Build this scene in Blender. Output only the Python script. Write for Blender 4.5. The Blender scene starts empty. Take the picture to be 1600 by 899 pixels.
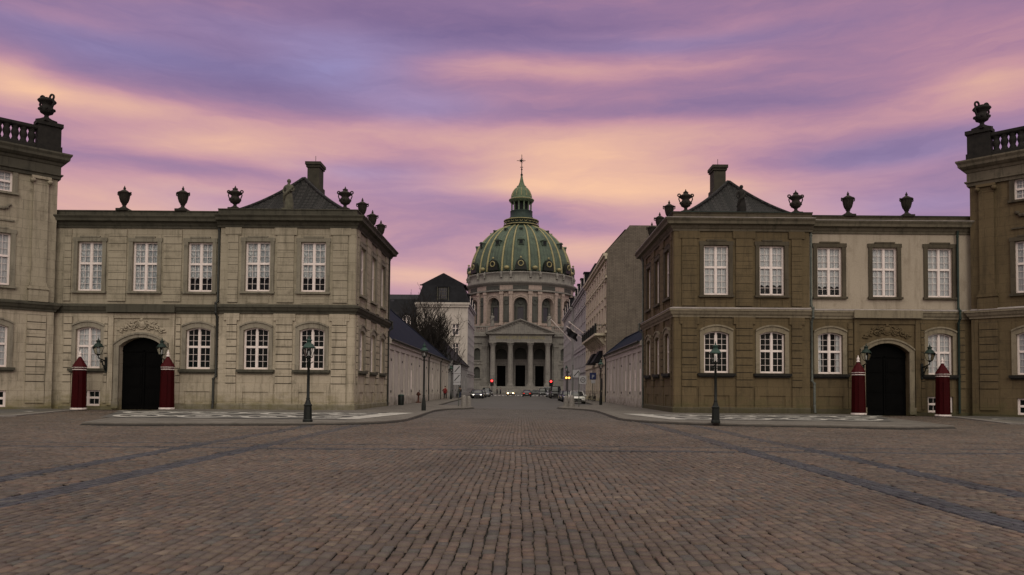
import bpy, bmesh, math, random
import numpy as np
from mathutils import Vector, Matrix
R = math.radians
random.seed(7)
SC = bpy.context.scene
COL = SC.collection

# ------------------------------------------------------------------ camera
F_PX, PITCH, ROLL = 1166.0, R(2.1), R(0.45)
cam_d = bpy.data.cameras.new("camera")
cam = bpy.data.objects.new("camera", cam_d)
COL.objects.link(cam)
cam_d.sensor_width = 36.0
cam_d.lens = 36.0 * F_PX / 1600.0
cam_d.shift_x = -15.0 / 1600.0
cam_d.shift_y = (608 - F_PX * math.tan(PITCH) - 449.5) / 1600.0
cam_d.clip_start = 0.1
cam_d.clip_end = 3000
cam.matrix_world = (Matrix.Translation((0.5, 0, 1.6)) @ Matrix.Rotation(R(90) + PITCH, 4, 'X')
                    @ Matrix.Rotation(ROLL, 4, 'Z'))
SC.camera = cam
SC.view_settings.view_transform = 'Standard'
SC.view_settings.look = 'None'
SC.view_settings.exposure = 0.0
SC.view_settings.gamma = 1.0

def lin(c):
    return tuple(((v / 255) / 12.92 if v <= 10 else (((v / 255) + .055) / 1.055) ** 2.4) for v in c)

# ------------------------------------------------------------------ node helper
class NT:
    def __init__(s, tree):
        s.t = tree
        s.n = tree.nodes
        s.l = tree.links
        s.n.clear()
    def add(s, typ, **kw):
        nd = s.n.new(typ)
        ins = kw.pop('ins', {})
        for k, v in kw.items():
            setattr(nd, k, v)
        for k, v in ins.items():
            s.put(nd.inputs[k], v)
        return nd
    def put(s, sock, v):
        if isinstance(v, bpy.types.NodeSocket):
            s.l.new(v, sock)
        elif isinstance(v, bpy.types.Node):
            s.l.new(v.outputs[0], sock)
        else:
            sock.default_value = v
    def math(s, op, a, b=0.0, c=0.0, clamp=False):
        nd = s.n.new('ShaderNodeMath'); nd.operation = op; nd.use_clamp = clamp
        for i, v in enumerate((a, b, c)):
            s.put(nd.inputs[i], v)
        return nd.outputs[0]
    def vmath(s, op, a, b=(0, 0, 0)):
        nd = s.n.new('ShaderNodeVectorMath'); nd.operation = op
        s.put(nd.inputs[0], a); s.put(nd.inputs[1], b)
        return nd.outputs['Value'] if op in ('DOT_PRODUCT', 'LENGTH') else nd.outputs[0]
    def mix(s, fac, a, b, blend='MIX'):
        nd = s.n.new('ShaderNodeMix'); nd.data_type = 'RGBA'; nd.blend_type = blend
        s.put(nd.inputs[0], fac)
        s.put(nd.inputs[6], a if not isinstance(a, tuple) else (*a[:3], 1))
        s.put(nd.inputs[7], b if not isinstance(b, tuple) else (*b[:3], 1))
        return nd.outputs[2]
    def ramp(s, fac, stops, interp='LINEAR'):
        nd = s.n.new('ShaderNodeValToRGB'); cr = nd.color_ramp; cr.interpolation = interp
        while len(cr.elements) < len(stops):
            cr.elements.new(0.5)
        for e, (p, c) in zip(cr.elements, stops):
            e.position = p
            e.color = (*c[:3], 1) if isinstance(c, tuple) else (c, c, c, 1)
        s.put(nd.inputs[0], fac)
        return nd.outputs[0]
    def noise(s, vec, scale, detail=4, rough=.55, dist=0.0):
        nd = s.n.new('ShaderNodeTexNoise')
        s.put(nd.inputs['Vector'], vec)
        nd.inputs['Scale'].default_value = scale; nd.inputs['Detail'].default_value = detail
        nd.inputs['Roughness'].default_value = rough; nd.inputs['Distortion'].default_value = dist
        return nd.outputs['Fac']
    def mapping(s, vec, scale=(1, 1, 1), loc=(0, 0, 0)):
        nd = s.n.new('ShaderNodeMapping')
        s.put(nd.inputs['Vector'], vec)
        nd.inputs['Scale'].default_value = scale; nd.inputs['Location'].default_value = loc
        return nd.outputs[0]

# ------------------------------------------------------------------ sky (dusk clouds by direction)
def px_ray(x, y):
    cy = 608 - F_PX * math.tan(PITCH)
    u = (x - 815) / F_PX; v = (cy - y) / F_PX
    u0 = u * math.cos(ROLL) - v * math.sin(ROLL); v0 = u * math.sin(ROLL) + v * math.cos(ROLL)
    c, s = math.cos(PITCH), math.sin(PITCH)
    d = Vector((u0, c - v0 * s, s + v0 * c)).normalized()
    return math.atan2(d.x, d.y), math.asin(d.z)

W = bpy.data.worlds.new("World"); SC.world = W; W.use_nodes = True
n = NT(W.node_tree)
tc = n.add('ShaderNodeTexCoord')
sep = n.add('ShaderNodeSeparateXYZ', ins={0: tc.outputs['Generated']})
DX, DY, DZ = sep.outputs
az = n.math('ARCTAN2', DX, DY)
el = n.math('ARCSINE', DZ)
comb = n.add('ShaderNodeCombineXYZ', ins={0: az, 1: el, 2: 0.0}).outputs[0]
w1 = n.add('ShaderNodeTexNoise', ins={'Vector': n.mapping(comb, (2.0, 6.5, 1)), 'Scale': 1.6, 'Detail': 5.0, 'Roughness': .5})
warp = n.vmath('MULTIPLY', n.vmath('SUBTRACT', w1.outputs['Color'], (.5, .5, .5)), (.13, .040, 0))
pos = n.vmath('ADD', comb, warp)
def blobs(lst):
    tot = None
    for (x, y, rx, ry, a) in lst:
        ca, ce = px_ray(x, y)
        d = n.vmath('MULTIPLY', n.vmath('SUBTRACT', pos, (ca, ce, 0)), (F_PX / rx, F_PX / ry, 0))
        g = n.math('POWER', 2.718, n.math('MULTIPLY', n.vmath('DOT_PRODUCT', d, d), -1.0))
        tot = n.math('MULTIPLY_ADD', g, a, tot if tot is not None else 0.0)
    return tot
warm_raw = blobs([(640, 320, 240, 60, .12), (130, 150, 130, 17, .40), (250, 188, 130, 14, -.10), (390, 230, 150, 26, .40), (150, 312, 200, 30, .36), (330, 290, 120, 14, .14), (330, 262, 140, 10, -.14), (180, 215, 160, 14, .10), (120, 235, 140, 12, -.08), (520, 250, 120, 12, -.08), (900, 262, 230, 42, .42),
              (800, 288, 110, 22, .30), (960, 215, 260, 26, .26), (640, 205, 240, 20, .20), (650, 432, 110, 16, .40),
              (930, 392, 150, 22, .36), (1010, 300, 170, 34, .30), (900, 118, 240, 18, .26), (1060, 90, 240, 16, .18),
              (1550, 130, 90, 30, .36), (1380, 180, 140, 14, .08), (1100, 40, 260, 12, .16), (30, 112, 60, 24, .34), (250, 178, 170, 20, .18),
              (1200, 290, 200, 24, .2), (1500, 70, 200, 30, .12), (760, 100, 120, 16, .16), (120, 30, 120, 12, .2), (1280, 330, 120, 26, .2),
              (330, 100, 230, 42, -.30), (740, 52, 330, 36, -.28), (1250, 70, 200, 40, -.10), (1350, 236, 190, 20, -.22),
              (640, 296, 150, 28, -.16), (690, 346, 150, 34, -.12), (640, 250, 90, 14, -.12), (1000, 180, 300, 12, -.16),
              (1480, 300, 120, 40, -.2), (180, 72, 200, 26, -.12), (1180, 160, 300, 26, -.08), (830, 330, 130, 24, -.16)])
warm = n.math('MULTIPLY', warm_raw, .95)
blue = blobs([(1300, 300, 160, 20, .2), (530, 108, 110, 30, .85), (170, 66, 190, 24, .42), (660, 168, 110, 22, .55), (1050, 66, 180, 18, .30),
              (470, 55, 240, 22, .35), (1440, 232, 160, 26, .30), (640, 290, 130, 34, .2), (1420, 320, 140, 20, .35), (560, 262, 90, 14, .4), (360, 318, 110, 22, .25)])
st1 = n.noise(n.mapping(pos, (2.2, 15, 1)), 1.7, 6, .55)
pos2 = n.vmath('ADD', pos, n.vmath('MULTIPLY', n.vmath('SUBTRACT', n.add('ShaderNodeTexNoise', ins={'Vector': n.mapping(comb, (5, 16, 1), (2, 5, 0)), 'Scale': 2.0, 'Detail': 6.0}).outputs['Color'], (.5, .5, .5)), (.10, .04, 0)))
st2 = n.noise(n.mapping(pos2, (3.2, 22, 1), (3, 1, 0)), 1.6, 7, .62)
base_v = n.math('ADD', n.math('MULTIPLY_ADD', el, -.55, .53), n.math('MULTIPLY', n.math('SUBTRACT', st1, .5), .20))
base_v = n.math('ADD', base_v, n.math('MULTIPLY', n.math('SUBTRACT', st2, .5), .44))
fac = n.math('ADD', base_v, warm, clamp=True)
sky_c = n.ramp(fac, [(0.0, lin((120, 95, 136))), (.2, lin((142, 110, 145))), (.38, lin((170, 124, 148))), (.54, lin((197, 144, 151))),
                     (.74, lin((219, 167, 151))), (1.0, lin((246, 192, 152)))])
bf = n.math('MULTIPLY', n.math('MULTIPLY', blue, .8), n.math('MULTIPLY_ADD', st2, 1.5, .1), clamp=True)
sky_c = n.mix(bf, sky_c, lin((150, 144, 194)))
# the sky behind the camera is brighter and paler: it is what lights the facades
back = n.math('MULTIPLY', n.math('MULTIPLY_ADD', DY, -1.0, -0.05, ), 1.6, clamp=True)
low_back = n.math('MULTIPLY', back, n.math('MULTIPLY_ADD', DZ, -4.5, 1.0, clamp=True))
back = n.math('MULTIPLY', back, n.math('MULTIPLY_ADD', DZ, 2.2, -.15, clamp=True))
zen = n.math('MULTIPLY_ADD', DZ, 3.0, -1.55, clamp=True)
back = n.math('MAXIMUM', back, zen)
sky_c = n.mix(back, sky_c, (.98, .90, .74))
sky_c = n.mix(n.math('MULTIPLY', low_back, .85), sky_c, (.07, .06, .05))
lp_bg = n.add('ShaderNodeBackground', ins={'Color': sky_c, 'Strength': n.math('MULTIPLY_ADD', back, 0.38, 0.98)})
nish = n.add('ShaderNodeTexSky', sky_type='NISHITA', sun_disc=False, sun_elevation=R(28), sun_rotation=R(165))
nb = n.add('ShaderNodeBackground', ins={'Color': nish.outputs[0], 'Strength': 0.012})
n.l.new(n.add('ShaderNodeAddShader', ins={0: lp_bg.outputs[0], 1: nb.outputs[0]}).outputs[0],
        n.add('ShaderNodeOutputWorld').inputs['Surface'])

sun_d = bpy.data.lights.new("sun", 'SUN'); sun_d.energy = 0.6; sun_d.angle = R(45); sun_d.color = (1, .92, .78)
sun = bpy.data.objects.new("sun", sun_d); COL.objects.link(sun)
sun.rotation_euler = (R(62), 0, R(15)); sun.location = (0, -20, 60)

# ------------------------------------------------------------------ materials
M = {}
def mat(name, col=(.5, .5, .5), rough=.8, metal=0.0, emit=None, estr=0, spec=.3):
    m = bpy.data.materials.new(name); m.use_nodes = True
    t = NT(m.node_tree)
    b = t.add('ShaderNodeBsdfPrincipled')
    b.inputs['Base Color'].default_value = (*col, 1)
    b.inputs['Roughness'].default_value = rough; b.inputs['Metallic'].default_value = metal
    b.inputs['Specular IOR Level'].default_value = spec
    if emit:
        b.inputs['Emission Color'].default_value = (*emit, 1); b.inputs['Emission Strength'].default_value = estr
    o = t.add('ShaderNodeOutputMaterial'); t.l.new(b.outputs[0], o.inputs[0])
    M[name] = m
    return m, t, b, o
def bump(t, b, h, strength=.4, dist=.02):
    nd = t.add('ShaderNodeBump', ins={'Height': h, 'Strength': strength, 'Distance': dist})
    t.l.new(nd.outputs[0], b.inputs['Normal'])
def mottled(name, c1, c2, scale=3, rough=.8, bstr=.2, metal=0, spec=.3, dist=.01):
    m, t, b, o = mat(name, c1, rough, metal, spec=spec)
    co = t.add('ShaderNodeTexCoord').outputs['Object']
    nz = t.noise(co, scale, 6, .6)
    t.l.new(t.mix(t.ramp(nz, [(.3, 0.), (.7, 1.)]), c1, c2), b.inputs['Base Color'])
    bump(t, b, t.noise(co, scale * 6, 4, .6), bstr, dist)
    return m
def stone(name, c1, c2, cd, cg, low=None, bw=1.9, rh=.62, contrast=.5, mortar=.014):
    """ashlar: brick courses in metres (UV), stains, damp green base, sooty streaks"""
    m, t, b, o = mat(name, c1, .86, spec=.2)
    tc = t.add('ShaderNodeTexCoord'); uv = tc.outputs['UV']
    geo = t.add('ShaderNodeNewGeometry').outputs['Position']
    wz = t.add('ShaderNodeSeparateXYZ', ins={0: geo}).outputs[2]
    br = t.add('ShaderNodeTexBrick', offset=.5, ins={'Vector': uv, 'Color1': (0, 0, 0, 1), 'Color2': (1, 1, 1, 1),
               'Mortar': (.5, .5, .5, 1), 'Scale': 1.0, 'Mortar Size': mortar * .5, 'Mortar Smooth': .2, 'Brick Width': bw, 'Row Height': rh})
    vor = t.noise(t.mapping(uv, (.8, 2.1, 1)), 1.0, 2, .5)
    blockv = t.mix(.5, br.outputs['Color'], vor)
    big = t.noise(geo, .35, 5, .6, .4)
    col = t.mix(t.math('MULTIPLY_ADD', t.math('SUBTRACT', t.add('ShaderNodeRGBToBW', ins={0: blockv}).outputs[0], .5), contrast, t.math('MULTIPLY_ADD', t.math('SUBTRACT', big, .5), 1.6, .5), clamp=True), c1, c2)
    if low:      # the ground floor is of paler blocks
        col = t.mix(t.math('LESS_THAN', wz, low[0]), col, t.vmath('MULTIPLY', col, (low[1], low[1] * .985, low[1])))
    # rain streaks
    stq = t.noise(t.mapping(geo, (2.2, 2.2, .22)), 1.6, 5, .65)
    col = t.mix(t.ramp(stq, [(.50, 0.), (.74, .75)]), col, cd)
    # soot patches
    so = t.noise(geo, 1.3, 6, .7)
    col = t.mix(t.ramp(so, [(.54, 0.), (.72, .6)]), col, cd)
    # algae close to the ground, broken by noise
    gz = t.math('ADD', t.math('MULTIPLY', wz, -.55), t.math('MULTIPLY_ADD', t.noise(t.mapping(geo, (1, 1, 2.2)), 1.1, 5, .6), 1.9, -.35))
    col = t.mix(t.math('MULTIPLY', gz, 1.25, clamp=True), col, cg)
    fine = t.noise(geo, 14, 4, .6)
    col = t.mix(.22, col, t.ramp(fine, [(.3, .35), (.7, .75)]), 'OVERLAY')
    col = t.mix(t.math('MULTIPLY', br.outputs['Fac'], .62), col, tuple(v * .28 for v in cd))
    t.l.new(col, b.inputs['Base Color'])
    h = t.math('ADD', t.math('MULTIPLY', br.outputs['Fac'], -1.0), t.math('MULTIPLY', fine, .5))
    bump(t, b, h, .5, .012)
    return m
stone('stone_light', (0.372, 0.332, 0.256), (0.250, 0.222, 0.165), (0.125, 0.110, 0.078), (0.185, 0.160, 0.080), low=(6.6, 1.22))
stone('stone_trim', (0.255, 0.235, 0.185), (0.165, 0.150, 0.115), (0.060, 0.056, 0.044), (0.130, 0.118, 0.065), bw=1.9, rh=3, contrast=.2, low=(6.4, 1.15))
stone('stone_brown', (0.138, 0.104, 0.058), (0.090, 0.068, 0.037), (0.052, 0.041, 0.025), (0.095, 0.084, 0.040), bw=1.4, contrast=.4)
stone('trim_brown', (0.096, 0.081, 0.057), (0.063, 0.053, 0.037), (0.028, 0.024, 0.019), (0.066, 0.061, 0.030), bw=1.9, rh=3, contrast=.2)
stone('trim_pale', (0.248, 0.214, 0.155), (0.174, 0.149, 0.105), (0.074, 0.065, 0.046), (0.099, 0.093, 0.056), bw=1.9, rh=3, contrast=.2)
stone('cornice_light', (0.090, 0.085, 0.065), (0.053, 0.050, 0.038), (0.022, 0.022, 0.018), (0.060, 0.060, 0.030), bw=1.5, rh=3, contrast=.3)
stone('cornice_brown', (0.156, 0.135, 0.099), (0.096, 0.084, 0.060), (0.036, 0.033, 0.024), (0.060, 0.060, 0.030), bw=1.5, rh=3, contrast=.3)
stone('render_pale', (0.390, 0.338, 0.270), (0.315, 0.270, 0.214), (0.225, 0.188, 0.143), (0.225, 0.188, 0.135), bw=90, rh=90, contrast=.0)
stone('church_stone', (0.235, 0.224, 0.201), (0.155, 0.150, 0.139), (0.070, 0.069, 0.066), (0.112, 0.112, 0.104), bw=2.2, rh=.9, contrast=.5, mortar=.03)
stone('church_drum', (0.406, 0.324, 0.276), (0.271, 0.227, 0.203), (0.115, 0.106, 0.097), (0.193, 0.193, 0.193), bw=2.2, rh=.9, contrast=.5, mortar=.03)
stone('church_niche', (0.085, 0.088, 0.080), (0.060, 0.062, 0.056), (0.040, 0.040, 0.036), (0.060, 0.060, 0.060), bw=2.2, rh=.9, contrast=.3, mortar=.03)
stone('white_wall', (0.505, 0.462, 0.419), (0.408, 0.374, 0.335), (0.252, 0.228, 0.200), (0.185, 0.161, 0.131), bw=90, rh=90, contrast=0)
stone('cream_wall', (0.524, 0.471, 0.362), (0.419, 0.377, 0.284), (0.251, 0.220, 0.173), (0.315, 0.293, 0.157), bw=1.4, rh=.5, contrast=.2)
stone('grey_wall', (0.378, 0.370, 0.370), (0.307, 0.298, 0.302), (0.194, 0.186, 0.186), (0.202, 0.194, 0.186), bw=90, rh=90, contrast=0)
stone('brick_gable', (0.170, 0.145, 0.118), (0.115, 0.098, 0.080), (0.075, 0.064, 0.052), (0.100, 0.080, 0.060), bw=.52, rh=.16, contrast=.9, mortar=.03)
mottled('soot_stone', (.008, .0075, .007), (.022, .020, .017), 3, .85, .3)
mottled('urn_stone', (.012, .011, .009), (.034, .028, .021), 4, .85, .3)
mottled('statue_stone', (.13, .125, .09), (.05, .048, .036), 4, .85, .3)
mottled('copper', (.115, .155, .085), (.055, .085, .055), 1.2, .6, .15)
mottled('copper_dome', (.094, .128, .092), (.042, .060, .050), .5, .6, .15, spec=.2)
mottled('copper_dark', (.018, .038, .031), (.010, .02, .017), 1.2, .6, .15)
mottled('gilding', (.33, .29, .14), (.19, .18, .10), 1.2, .5, .1, metal=.15)
mottled('white_paint', (.80, .72, .69), (.70, .62, .59), 5, .5, .05, spec=.4)
mottled('black_iron', (.006, .009, .008), (.011, .014, .012), 8, .5, .1, spec=.25)
mottled('green_paint', (.012, .036, .028), (.022, .062, .048), 8, .5, .1)
mottled('zinc_pipe', (.11, .12, .105), (.06, .068, .06), 5, .6, .1)
mottled('dark_pipe', (.018, .020, .018), (.035, .036, .03), 5, .6, .1)
mottled('gate_paint', (.0022, .0022, .0022), (.001, .001, .001), 2, .7, .05, spec=.06)
mottled('red_paint', (.036, .0012, .0022), (.026, .001, .0018), 3, .6, .05, spec=.08)
mottled('red_roof_paint', (.060, .006, .008), (.045, .004, .006), 3, .6, .05, spec=.1)
mottled('joint_dirt_shade', (.042, .036, .026), (.070, .060, .042), 3, .9, .1)
mottled('kerbstone', (.145, .132, .116), (.095, .087, .076), 2.5, .85, .2)
mottled('rust', (.085, .028, .018), (.05, .02, .014), 5, .8, .2)
mottled('gutter_dark', (.014, .012, .011), (.03, .026, .023), 4, .9, .1)
mottled('chimney_stone', (.055, .050, .036), (.028, .026, .02), 2.0, .85, .2)
mottled('lead', (.40, .36, .34), (.22, .20, .19), 1.5, .6, .1)
mottled('granite', (.26, .24, .22), (.17, .16, .15), 12, .8, .2)
mottled('bark', (.010, .008, .007), (.02, .016, .013), 6, .9, .5)
mottled('asphalt', (.062, .060, .058), (.090, .084, .080), .35, .8, .15)
mottled('white_marking', (.75, .75, .72), (.6, .6, .58), 2, .8, .1)
mottled('slate', (.009, .0095, .012), (.018, .019, .023), 1.0, .7, .1, spec=.12)
mottled('blue_slate', (.010, .014, .026), (.018, .023, .038), .8, .75, .1, spec=.04)
mottled('joint_earth', (.020, .018, .016), (.035, .03, .026), 3, .95, .2)
mat('glass_dark', (.004, .007, .007), .08, spec=.2)
mat('interior', (.012, .014, .016), .9)
mat('glass_far', (.03, .034, .04), .12, spec=.5)
mat('skin', (.45, .28, .2), .6)
mat('rubber', (.012, .012, .012), .8)
mat('car_glass', (.012, .015, .018), .06, spec=.6)
mat('chrome', (.5, .5, .5), .25, .9)
mat('headlight_lit', (1, .8, .5), .3, emit=(1, .60, .22), estr=22)
mat('headlight_dim', (1, .9, .8), .3, emit=(1, .9, .75), estr=2.2)
mat('taillight', (.5, .02, .012), .3, emit=(1, .05, .02), estr=.5)
mat('red_lit', (.9, .05, .03), .3, emit=(1, .03, .03), estr=5)
mat('amber_lit', (.9, .5, .1), .3, emit=(1, .42, .07), estr=3.2)
mat('sign_white', (.36, .36, .38), .5)
mat('sign_blue', (.012, .022, .085), .5)
mat('sign_black', (.02, .02, .02), .5)
mat('lamp_glass', (.5, .52, .5), .15, spec=.6)
for k, c in dict(black=(.008, .009, .012), silver=(.32, .34, .38), white=(.68, .68, .64), darkblue=(.012, .018, .04), grey=(.07, .075, .08), cream=(.5, .47, .38)).items():
    mat('paint_' + k, c, .22, .15, spec=.6)
for k, c in dict(red=(.16, .012, .016), dark=(.014, .014, .018), blue=(.03, .04, .08), beige=(.3, .25, .18)).items():
    mat('cloth_' + k, c, .9)
# clear lantern / window glass
def glassy(name, tint, fres=.18):
    m = bpy.data.materials.new(name); m.use_nodes = True; t = NT(m.node_tree)
    tr = t.add('ShaderNodeBsdfTransparent', ins={'Color': (*tint, 1)})
    gl = t.add('ShaderNodeBsdfGlossy', ins={'Roughness': .05})
    fr = t.add('ShaderNodeLayerWeight', ins={'Blend': fres})
    mx = t.add('ShaderNodeMixShader', ins={0: fr.outputs['Fresnel'], 1: tr.outputs[0], 2: gl.outputs[0]})
    t.l.new(mx.outputs[0], t.add('ShaderNodeOutputMaterial').inputs[0]); M[name] = m
glassy('clear_glass', (.93, .95, .95))
# lace curtain
m, t, b, o = mat('lace', (.5, .5, .52), .9)
uv = t.add('ShaderNodeTexCoord').outputs['UV']
vor = t.add('ShaderNodeTexVoronoi', feature='F1', ins={'Vector': t.mapping(uv, (1, .5, 1)), 'Scale': 16.0}).outputs['Distance']
wv = t.add('ShaderNodeTexWave', wave_type='BANDS', bands_direction='X', ins={'Vector': uv, 'Scale': 2.6, 'Distortion': 2.0, 'Detail': 3.0}).outputs['Fac']
fz = t.math('ADD', t.math('MULTIPLY', vor, .9), t.math('MULTIPLY', wv, .55))
t.l.new(t.mix(t.ramp(fz, [(.3, 0.), (.85, 1.)]), (.80, .80, .80), (.26, .28, .30)), b.inputs['Base Color'])
# plain pale curtain, shade of its folds painted as darker bands
m, t, b, o = mat('curtain', (.5, .5, .5), .9)
uv = t.add('ShaderNodeTexCoord').outputs['UV']
wv = t.add('ShaderNodeTexWave', wave_type='BANDS', bands_direction='X', ins={'Vector': uv, 'Scale': 2.2, 'Distortion': 1.5, 'Detail': 2.0}).outputs['Fac']
t.l.new(t.mix(wv, (.66, .65, .65), (.40, .41, .43)), b.inputs['Base Color'])
# glazed black roof tiles
def tiles(name, c1, c2, w, h, rough):
    m, t, b, o = mat(name, c1, rough, spec=.12)
    uv = t.add('ShaderNodeTexCoord').outputs['UV']
    br = t.add('ShaderNodeTexBrick', offset=.5, ins={'Vector': uv, 'Color1': (0, 0, 0, 1), 'Color2': (1, 1, 1, 1), 'Mortar': (0, 0, 0, 1), 'Scale': 1.0,
               'Mortar Size': .02, 'Mortar Smooth': .6, 'Brick Width': w, 'Row Height': h})
    sx = t.add('ShaderNodeSeparateXYZ', ins={0: uv})
    saw = t.math('FRACT', t.math('DIVIDE', sx.outputs[1], h))
    rnd = t.math('SINE', t.math('MULTIPLY', sx.outputs[0], 2 * math.pi / w))
    bw = t.add('ShaderNodeRGBToBW', ins={0: br.outputs['Color']}).outputs[0]
    col = t.mix(bw, c1, c2)
    t.l.new(t.mix(br.outputs['Fac'], col, (.004, .004, .004)), b.inputs['Base Color'])
    hh = t.math('ADD', t.math('MULTIPLY', saw, -1.0), t.math('MULTIPLY', rnd, .45))
    bump(t, b, t.math('ADD', hh, t.math('MULTIPLY', bw, .5)), 1.0, .05)
tiles('black_tiles', (.0025, .0025, .003), (.026, .024, .024), .26, .32, .6)
# cobbles: colour per stone from the mesh attribute
m, t, b, o = mat('cobble', (.1, .1, .1), .72, spec=.35)
at = t.add('ShaderNodeAttribute', attribute_name='stone_colour')
geo = t.add('ShaderNodeNewGeometry').outputs['Position']
n1 = t.noise(geo, 22, 5, .65); n2 = t.noise(geo, .5, 4, .6); n3 = t.noise(geo, 90, 3, .6)
c = t.mix(.55, at.outputs['Color'], t.ramp(n1, [(.25, .28), (.75, .72)]), 'OVERLAY')
n4 = t.noise(geo, 1.9, 6, .7)
c = t.mix(.65, c, t.ramp(n2, [(.25, .30), (.75, .66)]), 'OVERLAY')
c = t.mix(t.ramp(n4, [(.58, 0.), (.72, .45)]), c, (.165, .140, .108))
c = t.mix(t.ramp(t.noise(t.mapping(geo, (1, 1, 1), (9, 4, 0)), 1.3, 6, .7), [(.60, 0.), (.72, .5)]), c, (.050, .044, .038))
t.l.new(c, b.inputs['Base Color'])
t.l.new(t.ramp(n1, [(.2, .55), (.8, .85)]), b.inputs['Roughness'])
bump(t, b, t.math('ADD', n1, t.math('MULTIPLY', n3, .5)), .55, .012)
# paving slabs
m, t, b, o = mat('paving', (.2, .2, .2), .85)
geo = t.add('ShaderNodeNewGeometry').outputs['Position']
br = t.add('ShaderNodeTexBrick', offset=.5, ins={'Vector': geo, 'Color1': (.108, .098, .086, 1), 'Color2': (.150, .136, .120, 1), 'Mortar': (.04, .036, .03, 1),
           'Scale': 1.0, 'Mortar Size': .014, 'Brick Width': 1.1, 'Row Height': .65})
c = t.mix(.6, br.outputs['Color'], t.ramp(t.noise(geo, 1.1, 6, .65), [(.25, .28), (.75, .68)]), 'OVERLAY')
t.l.new(c, b.inputs['Base Color']); bump(t, b, t.math('SUBTRACT', t.noise(geo, 20, 4), br.outputs['Fac']), .3, .01)
# small pebble mosaic paving (three shades)
for nm, a, bb in (('pebble_grey', (.070, .067, .062), (.105, .10, .094)), ('pebble_white', (.46, .44, .41), (.30, .29, .27)), ('pebble_black', (.018, .018, .02), (.04, .04, .04))):
    m, t, b, o = mat(nm, a, .85)
    geo = t.add('ShaderNodeNewGeometry').outputs['Position']
    v = t.add('ShaderNodeTexVoronoi', feature='F1', ins={'Vector': geo, 'Scale': 9.0})
    c = t.mix(t.add('ShaderNodeRGBToBW', ins={0: v.outputs['Color']}).outputs[0], a, bb)
    t.l.new(t.mix(t.ramp(t.noise(geo, .9, 5), [(.45, 0.), (.85, .5)]), c, (.09, .085, .08)), b.inputs['Base Color'])
    bump(t, b, t.math('MULTIPLY', v.outputs['Distance'], -1.0), .6, .02)

# ------------------------------------------------------------------ geometry helpers
class Fr:
    """wall frame: s along the wall, d outward, z up"""
    def __init__(s, p, t, nn):
        s.p = Vector((p[0], p[1], 0)); s.t = Vector((t[0], t[1], 0)).normalized(); s.n = Vector((nn[0], nn[1], 0)).normalized()
    def __call__(s, a, d, z):
        v = s.p + s.t * a + s.n * d
        return (v.x, v.y, z)
    def rot(s):
        return math.atan2(s.n.x, -s.n.y)

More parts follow.
